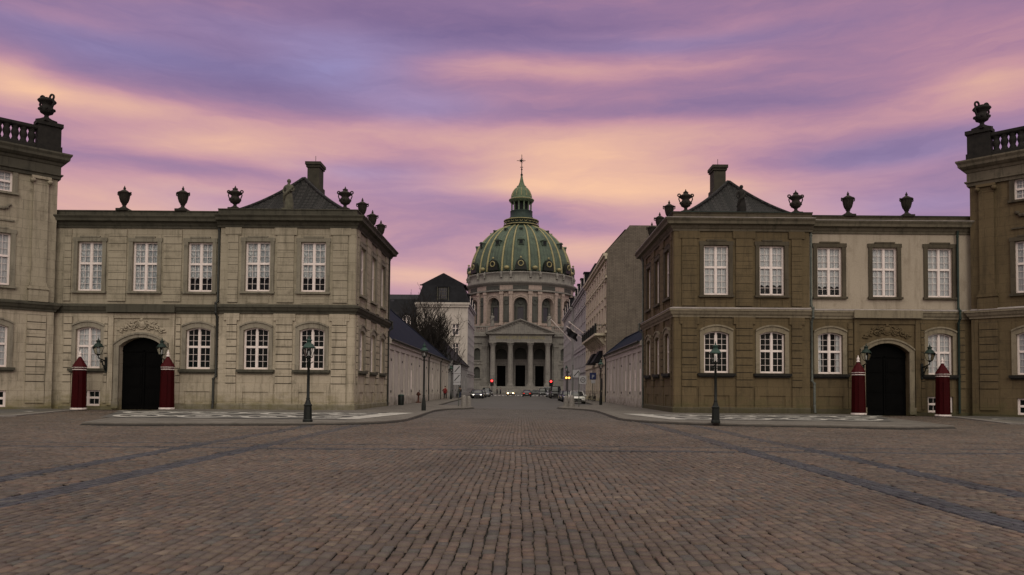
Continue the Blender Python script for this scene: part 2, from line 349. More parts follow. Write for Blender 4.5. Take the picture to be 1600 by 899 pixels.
class MB:
    def __init__(s):
        s.v = []; s.f = []; s.m = []; s.sm = []
    def face(s, pts, m=0, smooth=False):
        i = len(s.v); s.v.extend(pts); s.f.append(tuple(range(i, i + len(pts)))); s.m.append(m); s.sm.append(smooth)
    def grid(s, rows, m=0, smooth=True, close=False):
        i = len(s.v); nc = len(rows[0])
        for r in rows: s.v.extend(r)
        for a in range(len(rows) - 1):
            for b in range(nc if close else nc - 1):
                b2 = (b + 1) % nc
                s.f.append((i + a * nc + b, i + a * nc + b2, i + (a + 1) * nc + b2, i + (a + 1) * nc + b)); s.m.append(m); s.sm.append(smooth)
    def hexa(s, c, m=0):
        i = len(s.v); s.v.extend(c)
        for q in ((0, 3, 2, 1), (4, 5, 6, 7), (0, 1, 5, 4), (1, 2, 6, 5), (2, 3, 7, 6), (3, 0, 4, 7)):
            s.f.append(tuple(i + k for k in q)); s.m.append(m); s.sm.append(False)
    def box(s, x0, x1, y0, y1, z0, z1, m=0):
        s.hexa([(x0, y0, z0), (x1, y0, z0), (x1, y1, z0), (x0, y1, z0), (x0, y0, z1), (x1, y0, z1), (x1, y1, z1), (x0, y1, z1)], m)
    def fbox(s, F, a0, a1, d0, d1, z0, z1, m=0):
        s.hexa([F(a0, d1, z0), F(a1, d1, z0), F(a1, d0, z0), F(a0, d0, z0), F(a0, d1, z1), F(a1, d1, z1), F(a1, d0, z1), F(a0, d0, z1)], m)
    def lathe(s, c, prof, seg=16, m=0, smooth=True, sx=1, sy=1, squash=None):
        rows = []
        for r, z in prof:
            rows.append([(c[0] + r * sx * math.cos(2 * math.pi * k / seg), c[1] + r * sy * math.sin(2 * math.pi * k / seg), c[2] + z) for k in range(seg)])
        s.grid(rows, m, smooth, True)
        s.face(list(reversed(rows[0])), m); s.face(rows[-1], m)
    def tube(s, pts, r, seg=6, m=0, cap=True):
        pts = [Vector(p) for p in pts]
        rr = r if isinstance(r, (list, tuple)) else [r] * len(pts)
        up = Vector((0, 0, 1)); rows = []
        a = None
        for k, p in enumerate(pts):
            d = (pts[min(k + 1, len(pts) - 1)] - pts[max(k - 1, 0)])
            if d.length < 1e-9: d = Vector((0, 0, 1))
            d.normalize()
            if a is None:
                a = d.cross(up if abs(d.z) < .9 else Vector((1, 0, 0))).normalized()
            else:
                a = (a - d * a.dot(d)).normalized()
            b = d.cross(a)
            rows.append([tuple(p + (a * math.cos(2 * math.pi * q / seg) + b * math.sin(2 * math.pi * q / seg)) * rr[k]) for q in range(seg)])
        s.grid(rows, m, True, True)
        if cap:
            s.face(list(reversed(rows[0])), m); s.face(rows[-1], m)
    def ball(s, c, r, seg=10, rings=6, m=0, sc=(1, 1, 1)):
        rows = []
        for i in range(1, rings):
            a = math.pi * i / rings
            rows.append([(c[0] + r * sc[0] * math.sin(a) * math.cos(2 * math.pi * k / seg), c[1] + r * sc[1] * math.sin(a) * math.sin(2 * math.pi * k / seg),
                          c[2] - r * sc[2] * math.cos(a)) for k in range(seg)])
        s.grid(rows, m, True, True)
        s.face(list(reversed(rows[0])), m, True); s.face(rows[-1], m, True)
    def torus(s, c, R1, r1, nrm='y', seg=20, ss=6, m=0, a0=0, a1=2 * math.pi, rot=0):
        pts = []
        full = abs(a1 - a0 - 2 * math.pi) < 1e-6
        for k in range(seg + 1):
            a = a0 + (a1 - a0) * k / seg
            u, w = R1 * math.cos(a), R1 * math.sin(a)
            if nrm == 'y': q = Vector((u, 0, w))
            elif nrm == 'x': q = Vector((0, u, w))
            else: q = Vector((u, w, 0))
            if rot: q = Matrix.Rotation(rot, 3, 'Z') @ q
            pts.append(Vector(c) + q)
        s.tube(pts, r1, ss, m, not full)
    def sweep(s, path, prof, side=1, m=0, closed=False):
        """profile [(d,z)] swept along xy path, mitred; side=1 -> left normal outward"""
        P = [Vector((p[0], p[1])) for p in path]; rows = []
        N = len(P)
        for k in range(N):
            ns = []
            for (i, j) in ((k - 1, k), (k, k + 1)):
                if closed: i %= N; j %= N
                if i < 0 or j >= N: continue
                d = (P[j] - P[i]).normalized(); ns.append(Vector((-d.y, d.x)) * side)
            if len(ns) == 2:
                b = (ns[0] + ns[1]); b = b / max(.3, (1 + ns[0].dot(ns[1])))
            else: b = ns[0]
            rows.append([(P[k].x + b.x * d, P[k].y + b.y * d, z) for d, z in prof])
        if closed: rows.append(rows[0])
        s.grid(rows, m, False, True)
        if not closed:
            s.face(list(reversed(rows[0])), m); s.face(rows[-1], m)
    def wall(s, F, s0, s1, z0, z1, ops=(), depth=.3, m=0, mr=None, back=False):
        """ops: (a, b, c, d, rise): openings with segmental heads"""
        mr = m if mr is None else mr
        def top(o, x):
            a, b, c, d, r = o
            if r <= 0: return d
            w = (b - a) / 2; RR = (w * w + r * r) / (2 * r)
            return d - RR + math.sqrt(max(0, RR * RR - (x - (a + b) / 2) ** 2))
        br = {s0, s1}
        for o in ops:
            br.update((o[0], o[1]))
            if o[4] > 0:
                for k in range(1, 10): br.add(o[0] + (o[1] - o[0]) * k / 10)
        br = sorted(x for x in br if s0 - 1e-6 <= x <= s1 + 1e-6)
        for a, b in zip(br, br[1:]):
            if b - a < 1e-5: continue
            mid = (a + b) / 2
            cov = sorted([o for o in ops if o[0] < mid < o[1]], key=lambda o: o[2])
            za, zb = z0, z0
            for o in cov:
                if o[2] > max(za, zb) + 1e-5:
                    s.face([F(a, 0, za), F(b, 0, zb), F(b, 0, o[2]), F(a, 0, o[2])], m)
                za, zb = top(o, a), top(o, b)
                s.face([F(a, 0, za), F(b, 0, zb), F(b, -depth, zb), F(a, -depth, za)], mr)
                if back: s.face([F(a, -depth, o[2]), F(b, -depth, o[2]), F(b, -depth, zb), F(a, -depth, za)], m)
            s.face([F(a, 0, za), F(b, 0, zb), F(b, 0, z1), F(a, 0, z1)], m)
        for o in ops:
            for x in (o[0], o[1]):
                s.face([F(x, 0, o[2]), F(x, -depth, o[2]), F(x, -depth, top(o, x)), F(x, 0, top(o, x))], mr)
            s.face([F(o[0], 0, o[2]), F(o[1], 0, o[2]), F(o[1], -depth, o[2]), F(o[0], -depth, o[2])], mr)
    def mesh(s, name, mats, off=(0, 0, 0)):
        me = bpy.data.meshes.new(name)
        ox, oy, oz = off
        me.from_pydata([(x - ox, y - oy, z - oz) for x, y, z in s.v], [], s.f)
        for k in (mats if isinstance(mats, (list, tuple)) else [mats]):
            me.materials.append(M[k] if isinstance(k, str) else k)
        me.polygons.foreach_set('material_index', s.m); me.polygons.foreach_set('use_smooth', s.sm)
        me.update()
        # metre-scaled UVs from each face's own plane
        nf = len(me.polygons)
        if nf:
            nr = np.empty(nf * 3); me.polygons.foreach_get('normal', nr); nr = nr.reshape(-1, 3)
            t = np.stack([-nr[:, 1], nr[:, 0], np.zeros(nf)], 1)
            flip = np.where(np.abs(t[:, 0]) > np.abs(t[:, 1]), np.sign(t[:, 0]), np.sign(t[:, 1]))
            t *= np.where(flip == 0, 1, flip)[:, None]
            L = np.linalg.norm(t, axis=1); t[L < 1e-3] = (1, 0, 0); L[L < 1e-3] = 1; t /= L[:, None]
            bb = np.cross(nr, t); sg = np.where(bb[:, 2] < -1e-6, -1.0, 1.0)
            bb *= sg[:, None]
            co = np.array([v for v in s.v], dtype=float)
            tot = np.empty(nf, dtype=int); me.polygons.foreach_get('loop_total', tot)
            li = np.empty(len(me.loops), dtype=int); me.loops.foreach_get('vertex_index', li)
            fi = np.repeat(np.arange(nf), tot)
            P = co[li]
            uvl = me.uv_layers.new(name='UVMap')
            uvs = np.stack([(P * t[fi]).sum(1), (P * bb[fi]).sum(1)], 1)
            uvl.data.foreach_set('uv', uvs.ravel())
        return me
    def mark(s):
        s.marks = getattr(s, 'marks', []) + [(len(s.v), len(s.f))]
    def build_each(s, name, mats, parent=None):
        mk = getattr(s, 'marks', [])
        ends = mk[1:] + [(len(s.v), len(s.f))]
        if mk and mk[0] != (0, 0): ends = [mk[0]] + ends; mk = [(0, 0)] + mk
        out = []
        for (v0, f0), (v1, f1) in zip(mk, ends):
            if f1 == f0: continue
            q = MB(); q.v = s.v[v0:v1]; q.f = [tuple(i - v0 for i in f) for f in s.f[f0:f1]]; q.m = s.m[f0:f1]; q.sm = s.sm[f0:f1]
            out.append(q.build(name, mats, parent))
        return out
    def build(s, name, mats, parent=None, root=None):
        off = (0, 0, 0)
        r = root or parent
        while r is not None and r.parent is not None: r = r.parent
        if r is not None: off = r.location
        me = s.mesh(name, mats, off)
        o = bpy.data.objects.new(name, me); COL.objects.link(o)
        if parent is not None: o.parent = parent
        return o

def empty(name, loc, label, cat, group=None, rz=0):
    o = bpy.data.objects.new(name, None); COL.objects.link(o); o.location = loc; o.rotation_euler = (0, 0, rz)
    o.empty_display_size = .3
    return tag(o, label, cat, group)
def tag(o, label, cat, group=None):
    o['label'] = label; o['category'] = cat
    if group: o['group'] = group
    return o
def struct(o, kind='structure'):
    o['kind'] = kind; return o
def inst(tree, parent, loc, rz):
    """tree = (name, mesh, [children]); copies share mesh data"""
    o = bpy.data.objects.new(tree[0], tree[1]); COL.objects.link(o); o.parent = parent
    o.location = loc; o.rotation_euler = (0, 0, rz)
    for c in tree[2]:
        inst(c, o, (0, 0, 0), 0)
    return o
def copy_tree(o, parent=None):
    c = o.copy(); COL.objects.link(c); c.parent = parent
    for ch in list(o.children): copy_tree(ch, c)
    return c

# ------------------------------------------------------------------ windows
def arc_top(w, h, rise):
    def f(x):
        if rise <= 0: return h
        hw = w / 2; RR = (hw * hw + rise * rise) / (2 * rise)
        return h - RR + math.sqrt(max(0, RR * RR - x * x))
    return f
def window_tree(w, h, rise, tz, rows_lo, rows_up, kind, cols=2, fr=.085, simple=False, hem=0):
    """local: x along wall, y into wall, z from sill"""
    top = arc_top(w, h, rise)
    mb = MB()
    def vbar(x0, x1, z0, y0=0, y1=.09):
        nseg = 1
        t0, t1 = top(x0), top(x1)
        mb.hexa([(x0, y0, z0), (x1, y0, z0), (x1, y1, z0), (x0, y1, z0), (x0, y0, t0), (x1, y0, t1), (x1, y1, t1), (x0, y1, t0)])
    hw = w / 2
    vbar(-hw, -hw + fr, 0); vbar(hw - fr, hw, 0)
    vbar(-.065, .065, fr, -.02)
    mb.box(-hw + fr, -.065, -.005, .085, 0, fr); mb.box(.065, hw - fr, -.005, .085, 0, fr); mb.box(-.065, .065, -.0, .08, 0, fr)
    mb.box(-hw - .0 + fr, -.065, -.01, .085, tz - .055, tz + .055); mb.box(.065, hw - fr, -.01, .085, tz - .055, tz + .055)
    # arched head
    K = 10 if rise > 0 else 1
    xs = [-hw + fr + (w - 2 * fr) * k / K for k in range(K + 1)]
    for a, b in zip(xs, xs[1:]):
        ta, tb = top(a), top(b)
        mb.hexa([(a, .004, ta - fr), (b, .004, tb - fr), (b, .082, tb - fr), (a, .082, ta - fr), (a, .004, ta), (b, .004, tb), (b, .082, tb), (a, .082, ta)])
    if not simple:
        for (x0, x1) in ((-hw + fr, -.065), (.065, hw - fr)):
            # casement stile
            for (za, zb, rows) in ((fr, tz - .055, rows_lo), (tz + .055, None, rows_up)):
                ztop = zb if zb else min(top(x0), top(x1)) - fr
                tz2 = zb if zb else top((x0 + x1) / 2) - fr
                st = .032
                mb.box(x0, x0 + st, .012, .07, za, ztop); mb.box(x1 - st, x1, .012, .07, za, ztop)
                mb.box(x0 + st, x1 - st, .014, .07, za, za + st)
                for c in range(1, cols):
                    xm = x0 + (x1 - x0) * c / cols
                    mb.box(xm - .011, xm + .011, .025, .06, za + st, tz2)
                for r in range(1, rows):
                    zm = za + (tz2 - za) * r / rows
                    mb.box(x0 + st, x1 - st, .027, .058, zm - .011, zm + .011)
    fm = mb.mesh('window', 'white_paint')
    pb = MB()
    xs = [-hw + .03 + (w - .06) * k / K for k in range(K + 1)]
    for a, b in zip(xs, xs[1:]):
        pb.face([(a, .048, .03), (b, .048, .03), (b, .048, top(b) - .03), (a, .048, top(a) - .03)])
    kids = []
    if kind == 'dark':
        kids.append(('pane', pb.mesh('pane', 'glass_dark'), []))
    elif kind == 'far':
        kids.append(('pane', pb.mesh('pane', 'glass_far'), []))
    else:
        kids.append(('pane', pb.mesh('pane', 'clear_glass'), []))
        cb = MB()
        KX = 40
        rows = [[], []]
        for k in range(KX + 1):
            x = -hw + .02 + (w - .04) * k / KX
            if kind == 'half' and abs(x) < .34 * hw: x = x
            y = .13 + .02 * math.sin(k * 1.9)
            rows[0].append((x, y, .02 + hem * (.75 + .25 * abs(math.sin(k * .31))))); rows[1].append((x, y, top(x) - .02))
        if kind == 'half':     # curtain only in the outer thirds and the top
            k1 = int(KX * .2)
            cb.grid([r[:k1 + 1] for r in rows]); cb.grid([r[KX - k1:] for r in rows])
        else:
            cb.grid(rows)
        cb.face([(-hw, .42, 0), (hw, .42, 0), (hw, .42, h), (-hw, .42, h)], 1)
        kids.append(('curtain', cb.mesh('curtain', ['lace' if kind == 'lace' else 'curtain', 'interior']), []))
    return ('window', fm, kids)

WU = window_tree(1.66, 3.30, 0, 1.85, 4, 3, 'lace')
WU2 = window_tree(1.66, 3.30, 0, 1.85, 4, 3, 'lace', hem=1.0)
WUC2 = window_tree(1.66, 3.30, 0, 1.85, 4, 3, 'curtain', hem=.7)
WUC3 = window_tree(1.66, 3.30, 0, 1.85, 4, 3, 'half')
WUC = window_tree(1.66, 3.30, 0, 1.85, 4, 3, 'curtain')
WL = window_tree(1.66, 2.76, .20, 1.46, 3, 3, 'dark')
WLC = window_tree(1.66, 2.76, .20, 1.46, 3, 3, 'curtain')
WLH = window_tree(1.66, 2.76, .20, 1.46, 3, 3, 'half')
WB = window_tree(1.7, 1.05, 0, .53, 1, 1, 'dark', fr=.1)
WM = window_tree(1.66, 1.34, 0, .67, 2, 2, 'curtain')

def put_window(tree, parent, F, s, z, inset=.14):
    p = F(s, -inset, z)
    loc = Vector(p) - parent.location
    return inst(tree, parent, loc, F.rot())

# ------------------------------------------------------------------ the palaces
def palace(sx, side_name):
    light = sx < 0
    ST = 'stone_light' if light else 'stone_brown'
    TR = 'stone_trim' if light else 'trim_brown'
    AR = 'stone_trim' if light else 'trim_pale'
    CO = 'cornice_light' if light else 'cornice_brown'
    PIPE = 'dark_pipe' if light else 'zinc_pipe'
    X = lambda v: sx * v
    T = empty('palace_building', (X(20), 49.8, 0),
              'pale grey stone palace with three-storey end, arched black gate and two-storey corner block' if light else
              'brown sandstone palace with cream plaster over its arched black gate, opposite the pale grey one', 'palace')
    Ff = Fr((X(10.6), 49.4), (sx, 0), (0, -1))          # pavilion front
    Fs = Fr((X(10.6), 49.4), (0, 1), (-sx, 0))          # pavilion street side
    Fw = Fr((X(19.6), 49.8), (sx, 0), (0, -1))          # gate wing
    q = math.sqrt(.5)
    T0 = (X(30.58 if light else 30.35), 49.4)
    Ft = Fr(T0, (sx * q, -q), (-sx * q, -q))            # main building front (diagonal)
    Fb = Fr(T0, (sx * q, q), (-sx * q, q))              # its hidden return
    H = 12.9
    # openings ---------------------------------------------------
    bays_f = (2.8, 6.5); bays_s = (2.15, 5.9, 9.6); bays_w = (1.5, 5.2, 8.9)
    up = lambda c: (c - .83, c + .83, 7.95, 11.25, 0)
    lo = lambda c: (c - .83, c + .83, 2.77, 5.53, .20)
    ws = MB()
    ws.wall(Ff, 0, 9.0, 0, H, [up(c) for c in bays_f] + [lo(c) for c in bays_f], .34)
    ws.wall(Fs, 0, 12.4, 0, H, [up(c) for c in bays_s] + [lo(c) for c in bays_s], .34)
    ws.face([Ff(9.0, 0, 0), Ff(9.0, -.4, 0), Ff(9.0, -.4, H), Ff(9.0, 0, H)])
    GC = 5.3
    gate = (GC - 1.47, GC + 1.47, 0, 4.85, .62)
    bw_ = 8.85
    lows = [lo(1.5), lo(bw_), (bw_ - .85, bw_ + .85, .25, 1.3, 0)]
    ws.wall(Fw, -.0, 12.4, 0, 7.1, lows + [gate], .5)
    ws.wall(Fw, -.0, 12.4, 7.1, H, [up(c) for c in bays_w], .34, 0 if light else 1)
    # back and returns so that the block is closed
    ws.face([Fs(12.4, 0, 0), Fs(12.4, -9.0, 0), Fs(12.4, -9.0, H), Fs(12.4, 0, H)])
    ws.face([Ff(9.0, -.4, 0), Ff(9.0, -12.4, 0), Ff(9.0, -12.4, H), Ff(9.0, -.4, H)])
    ws.face([Fw(0, -8, 0), Fw(13, -8, 0), Fw(13, -8, H), Fw(0, -8, H)])
    # main building walls
    tb = [3.35 + 3.9 * k for k in range(3)]
    ops = []
    for c in tb:
        ops += [(c - .83, c + .83, 7.95, 11.3, 0), (c - .83, c + .83, 2.75, 5.5, .2), (c - .83, c + .83, 14.0, 15.34, 0), (c - .85, c + .85, .2, 1.25, 0)]
    ws.wall(Ft, 0, 15, 0, 17.0, ops, .36)
    ws.wall(Fb, 0, 14, 0, 17.0, [], .3)
    ws.face([Fb(14, 0, 0), Fb(14, -15, 0), Fb(14, -15, 17), Fb(14, 0, 17)]); ws.face([Ft(15, 0, 0), Ft(15, -14, 0), Ft(15, -14, 17), Ft(15, 0, 17)])
    ws.build('wall', [ST, 'render_pale'], T)
    # windows ----------------------------------------------------
    for k, c in enumerate(bays_f):
        put_window(WU2 if light else (WUC, WUC2)[k], T, Ff, c, 7.95); put_window(WL, T, Ff, c, 2.77)
    for c in bays_s:
        put_window(WUC, T, Fs, c, 7.95); put_window(WLC, T, Fs, c, 2.77)
    for k, c in enumerate(bays_w): put_window((WU2, WU, WU)[k] if light else (WUC2, WUC, WUC)[k], T, Fw, c, 7.95)
    put_window(WL if light else WLH, T, Fw, 1.5, 2.77); put_window(WLC, T, Fw, bw_, 2.77); put_window(WB, T, Fw, bw_, .25)
    for c in tb:
        put_window(WUC, T, Ft, c, 8.0); put_window(WLC, T, Ft, c, 2.75); put_window(WM, T, Ft, c, 14.0); put_window(WB, T, Ft, c, .2)
    # plinth
    PL = MB()
    pth = [(X(19.59), 49.4), (X(10.6), 49.4), (X(10.6), 61.8)]
    PL.sweep(pth, [(-.05, 0), (.12, 0), (.12, .42), (.07, .5), (-.05, .5)], sx)
    for a0, a1 in ((.02, GC - 1.75), (GC + 1.75, 10.72)): PL.mark(); PL.fbox(Fw, a0, a1, -.05, .07, 0, .24 if a0 > 1 else .42)
    PL.mark(); PL.fbox(Ft, 0, 15, -.05, .1, 0, .19)
    PL.build_each('plinth', TR, T)
    # blind panels below the ground-floor windows: thin raised margins round a sunk field
    BP = MB()
    def margins(F, c, z0, z1, hw, m=.05, d=.05):
        BP.mark(); BP.fbox(F, c - hw - m, c - hw, -.01, d, z0, z1); BP.fbox(F, c + hw, c + hw + m, -.01, d, z0, z1)
        BP.fbox(F, c - hw - m, c + hw + m, -.01, d - .002, z1, z1 + m); BP.fbox(F, c - hw - m, c + hw + m, -.01, d - .002, z0 - m, z0)
    def apron(F, c, z0, z1, hw):
        # field sunk between piers: built as the surrounding raised slabs
        BP.mark(); BP.fbox(F, c - 1.18, c - hw, -.01, .055, z0 - .0, z1 + .55); BP.fbox(F, c + hw, c + 1.18, -.01, .055, z0, z1 + .55)
        BP.fbox(F, c - hw, c + hw, -.01, .053, z1, z1 + .548)
    for F, bays in ((Ff, bays_f), (Fs, bays_s)):
        for c in bays: apron(F, c, .45, 1.27, .84 if F is Ff else .62)
    apron(Fw, 1.5, .45, 1.27, .84)
    for F, bays in ((Ff, bays_f), (Fs, bays_s)):
        for c in bays: margins(F, c, 7.22, 7.66, .7, .06, .04)
    BP.build_each('apron_panel', ST, T)
    # rusticated piers (ground floor) and flat piers (first floor)
    PI = MB()
    def pier(F, a0, a1, z0=1.82, z1=6.2, d=.1, rust=True, g=.028):
        PI.mark()
        if rust:
            hgt = (z1 - z0) / round((z1 - z0) / .49)
            z = z0
            while z < z1 - .05:
                PI.fbox(F, a0, a1, -.01, d, z + g, z + hgt - g); z += hgt
            PI.fbox(F, a0 + .01, a1 - .01, -.01, d - (.055 if g > .02 else .03), z0, z1, 1)  # dark backing: occlusion shade painted into the joints along with their dirt
            if z0 < 3: PI.fbox(F, a0, a1, -.01, d - .02, .45, z0 - .02)
        else:
            PI.fbox(F, a0, a1, -.01, d, z0, z1)
    def bay_piers(F, L, bays, edge, hw=1.3, upper=True, lowp=True):
        xs = [edge] + [v for c in bays for v in (c - hw, c + hw)] + [L - edge * (1 if L < 10 else .6)]
        for a0, a1 in zip(xs[::2], xs[1::2]):
            if a1 - a0 < .25: continue
            if lowp:
                pier(F, a0, a1)
                PI.fbox(F, a0 - .17, a1 + .17, -.01, .104, 6.0, 6.46)
            if upper:
                pier(F, a0, a1, 7.2, 11.7, .09, True, .014); PI.fbox(F, a0 - .2, a1 + .2, -.01, .094, 11.72, 12.2)
    for F in (Ff, Fs):       # corner strips
        L = 9.0 if F is Ff else 12.4
        bay_piers(F, L, bays_f if F is Ff else bays_s, .52)
        PI.mark(); PI.fbox(F, .0, .44, -.01, .05, .5, 6.46); PI.mark(); PI.fbox(F, .0, .44, -.01, .05, 7.1, 12.2)
    pier(Fw, .12, .35); pier(Fw, 2.7, 3.0); pier(Fw, 7.55, 7.8); pier(Fw, 9.95, 10.5)
    # gate piers, wide and plain
    for a0, a1 in ((3.08, 3.42), (7.16, 7.5)): PI.mark(); PI.fbox(Fw, a0, a1, -.01, .13, .3, 6.45)
    PI.mark(); PI.fbox(Fw, 3.42, 7.16, -.01, .10, 6.12, 6.452)
    if light:
        for a0, a1 in ((2.75, 3.95), (6.45, 7.65), (.1, .3), (10.15, 10.6)): pier(Fw, a0, a1, 7.25, 12.1, .08, True, .014)
    # main building: rusticated strip below, giant pilaster above
    for a in (.55, 5.1, 9.0):
        w = .86 if a < 1 else .6
        pier(Ft, a - .1, a + w + .1, 1.82, 6.2, .12)
    PI.mark(); PI.fbox(Ft, 0, .4, -.01, .06, .2, 6.4)
    PI.build_each('pier', [ST, 'joint_dirt_shade'], T)
    for a in (.55, 5.3, 9.2, 13.1):
        P = MB()
        w = .85
        P.fbox(Ft, a, a + w, -.01, .2, 8.3, 14.75)
        for d, z0, z1 in ((.34, 7.05, 7.75), (.30, 7.75, 7.85), (.38, 7.85, 7.95), (.32, 7.95, 8.08), (.26, 8.08, 8.3)):
            P.fbox(Ft, a - (d - .2), a + w + (d - .2), -.01, d, z0, z1)
        p = P.build('pilaster', ST, T)
        Cp = MB()
        Cp.fbox(Ft, a - .12, a + w + .12, -.01, .34, 15.12, 15.3); Cp.fbox(Ft, a - .02, a + w + .02, -.01, .22, 14.75, 14.86)
        Cp.fbox(Ft, a, a + w, -.01, .2, 14.86, 15.12)
        for e in (a - .05, a + w + .05):       # ionic volutes
            for d in (.14, .3):
                c = Ft(e, d, 14.98)
                Cp.lathe((c[0], c[1], c[2] - .14), [(.02, 0), (.13, .05), (.16, .14), (.13, .23), (.02, .28)], 10)
        Cp.build('capital', ST, p)
    # string course
    S = MB()
    prof = [(-.06, 6.46), (.10, 6.46), (.12, 6.56), (.22, 6.66), (.30, 6.84), (.36, 6.86), (.36, 6.98), (.12, 7.08), (-.06, 7.08)]
    S.sweep([(X(19.6), 49.4), (X(10.6), 49.4), (X(10.6), 61.8)], prof, sx)
    S.mark(); S.sweep([(X(30.9), 49.8), (X(19.62), 49.8)], [(d * .8 if d > 0 else d, z) for d, z in prof], sx)
    S.mark(); S.sweep([Ft(15, 0, 0)[:2], T0, Fb(3, 0, 0)[:2]], prof, sx)
    # gate breaks forward
    S.mark(); S.fbox(Fw, 3.0, 7.55, .02, .36, 6.50, 7.02)
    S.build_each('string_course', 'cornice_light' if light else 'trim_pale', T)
    # crown cornice, frieze, parapet
    C = MB()
    cp = [(-.06, 12.2), (.10, 12.2), (.12, 12.32), (.20, 12.40), (.28, 12.56), (.52, 12.62), (.55, 12.78), (.66, 12.92), (.66, 12.98), (.1, 13.0), (-.06, 13.0)]
    C.sweep([(X(19.8), 49.4), (X(10.6), 49.4), (X(10.6), 61.9), (X(12), 61.9)], cp, sx)
    C.mark(); C.sweep([(X(31.0), 49.8), (X(19.78), 49.8)], [(d * .85 if d > 0 else d, z - .012) for d, z in cp], sx)
    tp = [(-.06, 15.32), (.14, 15.32), (.16, 15.5), (.26, 15.56), (.26, 15.64), (.14, 15.66), (.14, 16.2), (.2, 16.24), (.28, 16.4), (.4, 16.46), (.56, 16.6), (.58, 16.76), (.68, 16.92), (.68, 17.02), (-.06, 17.02)]
    C.mark(); C.sweep([Ft(15, 0, 0)[:2], T0, Fb(14, 0, 0)[:2]], tp, sx)
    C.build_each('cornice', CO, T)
    PA = MB()
    PA.sweep([(X(19.8), 49.4), (X(10.6), 49.4), (X(10.6), 61.9), (X(19.6), 61.9), (X(19.6), 52)], [(-.35, 12.9), (.06, 12.9), (.06, 13.38), (.12, 13.4), (.12, 13.46), (-.42, 13.46), (-.42, 13.4), (-.35, 13.4)], sx)
    PA.mark(); PA.sweep([(X(31.0), 49.8), (X(19.82), 49.8)], [(-.35, 12.9), (.04, 12.9), (.04, 13.30), (.1, 13.32), (.1, 13.38), (-.42, 13.38), (-.42, 13.3), (-.35, 13.3)], sx)
    for a in (2.85, 6.85): PA.fbox(Fw, a - .42, a + .42, -.3, .07, 12.95, 13.34)
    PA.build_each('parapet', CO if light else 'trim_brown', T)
    if not light:       # copper flashing on the parapet
        K = MB()
        K.sweep([(X(19.8), 49.4), (X(10.6), 49.4), (X(10.6), 61.9)], [(-.46, 13.462), (.17, 13.462), (.17, 13.5), (-.46, 13.53)], sx)
        K.sweep([(X(31.0), 49.8), (X(19.82), 49.8)], [(-.46, 13.382), (.14, 13.382), (.14, 13.42), (-.46, 13.44)], sx)
        K.build('copper_flashing', 'copper_dark', T)
    # wing roof and hipped pavilion roof
    RW = MB(); RW.face([(X(19.6), 50.1, 13.0), (X(32), 50.1, 13.0), (X(32), 57.8, 13.6), (X(19.6), 57.8, 13.6)])
    RW.face([Ft(0, -.3, 17.03), Ft(15, -.3, 17.03), Ft(15, -13.9, 17.03), Ft(0, -13.9, 17.03)])
    RW.build('flat_roof', 'slate', T)
    HR = MB()
    rows = []
    NL = 12
    for k in range(NL + 1):
        t = k / NL
        z = 13.32 + 3.6 * (.70 * t + .30 * t * t)
        x0, x1 = 11.0 + (15.55 - 11.0) * t, 19.2 + (15.65 - 19.2) * t
        y0, y1 = 49.85 + (54.3 - 49.85) * t, 61.5 + (58.0 - 61.5) * t
        rows.append([(X(x0), y0, z), (X(x1), y0, z), (X(x1), y1, z), (X(x0), y1, z)])
    HR.grid(rows, 0, False, True)
    for cc in range(4):        # hip tiles
        HR.tube([rows[k][cc] for k in range(NL + 1)], .13, 6)
    HR.tube([rows[-1][0], rows[-1][3]], .14, 6)
    roof = HR.build('roof', 'black_tiles', T)
    CH = MB()
    cx = X(15.65)
    CH.box(cx - .46, cx + .46, 56.9, 58.1, 15, 18.55); CH.box(cx - .54, cx + .54, 56.8, 58.2, 18.55, 18.72); CH.box(cx - .60, cx + .60, 56.7, 58.3, 18.72, 18.95)
    CH.box(cx - .56, cx + .56, 56.78, 58.22, 15, 17.1)
    CH.tube([(cx, 57.5, 18.9), (cx, 57.5, 19.6)], .02, 4)
    CH.build('chimney', 'chimney_stone', roof)
    # window surrounds ------------------------------------------
    SU = MB()
    def surround_up(F, c, ear=True, z0=7.95, z1=11.25, hw=.83):
        w = .26
        SU.mark()
        SU.fbox(F, c - hw - w, c - hw + .0, -.02, .09, z0 - .02, z1 + .02); SU.fbox(F, c + hw, c + hw + w, -.02, .09, z0 - .02, z1 + .02)
        SU.fbox(F, c - hw - w - (.05 if ear else 0), c + hw + w + (.05 if ear else 0), -.02, .10, z1 + .02, z1 + .28)
        if ear: SU.fbox(F, c - hw * .8, c + hw * .8, -.02, .13, z1 + .282, z1 + .38)
        SU.fbox(F, c - hw - w - .07, c + hw + w + .07, -.02, .2, z0 - .16, z0 - .022)
    def surround_lo(F, c, z0=2.77, z1=5.53, rise=.2, hw=.83):
        w = .27
        SU.mark()
        sp = z1 - rise
        SU.fbox(F, c - hw - w, c - hw, -.02, .09, z0 - .02, sp); SU.fbox(F, c + hw, c + hw + w, -.02, .09, z0 - .02, sp)
        f = arc_top(2 * hw, z1, rise)
        g = arc_top(2 * (hw + w + .04), z1 + .33, .34)
        K = 12
        for k in range(K):
            a, b = -hw - w + (2 * hw + 2 * w) * k / K, -hw - w + (2 * hw + 2 * w) * (k + 1) / K
            fa = f(max(-hw, min(hw, a))); fb = f(max(-hw, min(hw, b)))
            for (d, ea, eb, ga, gb) in ((.09, fa, fb, g(a), g(b)), (.17, g(a), g(b), g(a) + .11, g(b) + .11)):
                SU.hexa([F(c + a, d, ea), F(c + b, d, eb), F(c + b, -.02, eb), F(c + a, -.02, ea), F(c + a, d, ga), F(c + b, d, gb), F(c + b, -.02, gb), F(c + a, -.02, ga)])
    SL = MB()
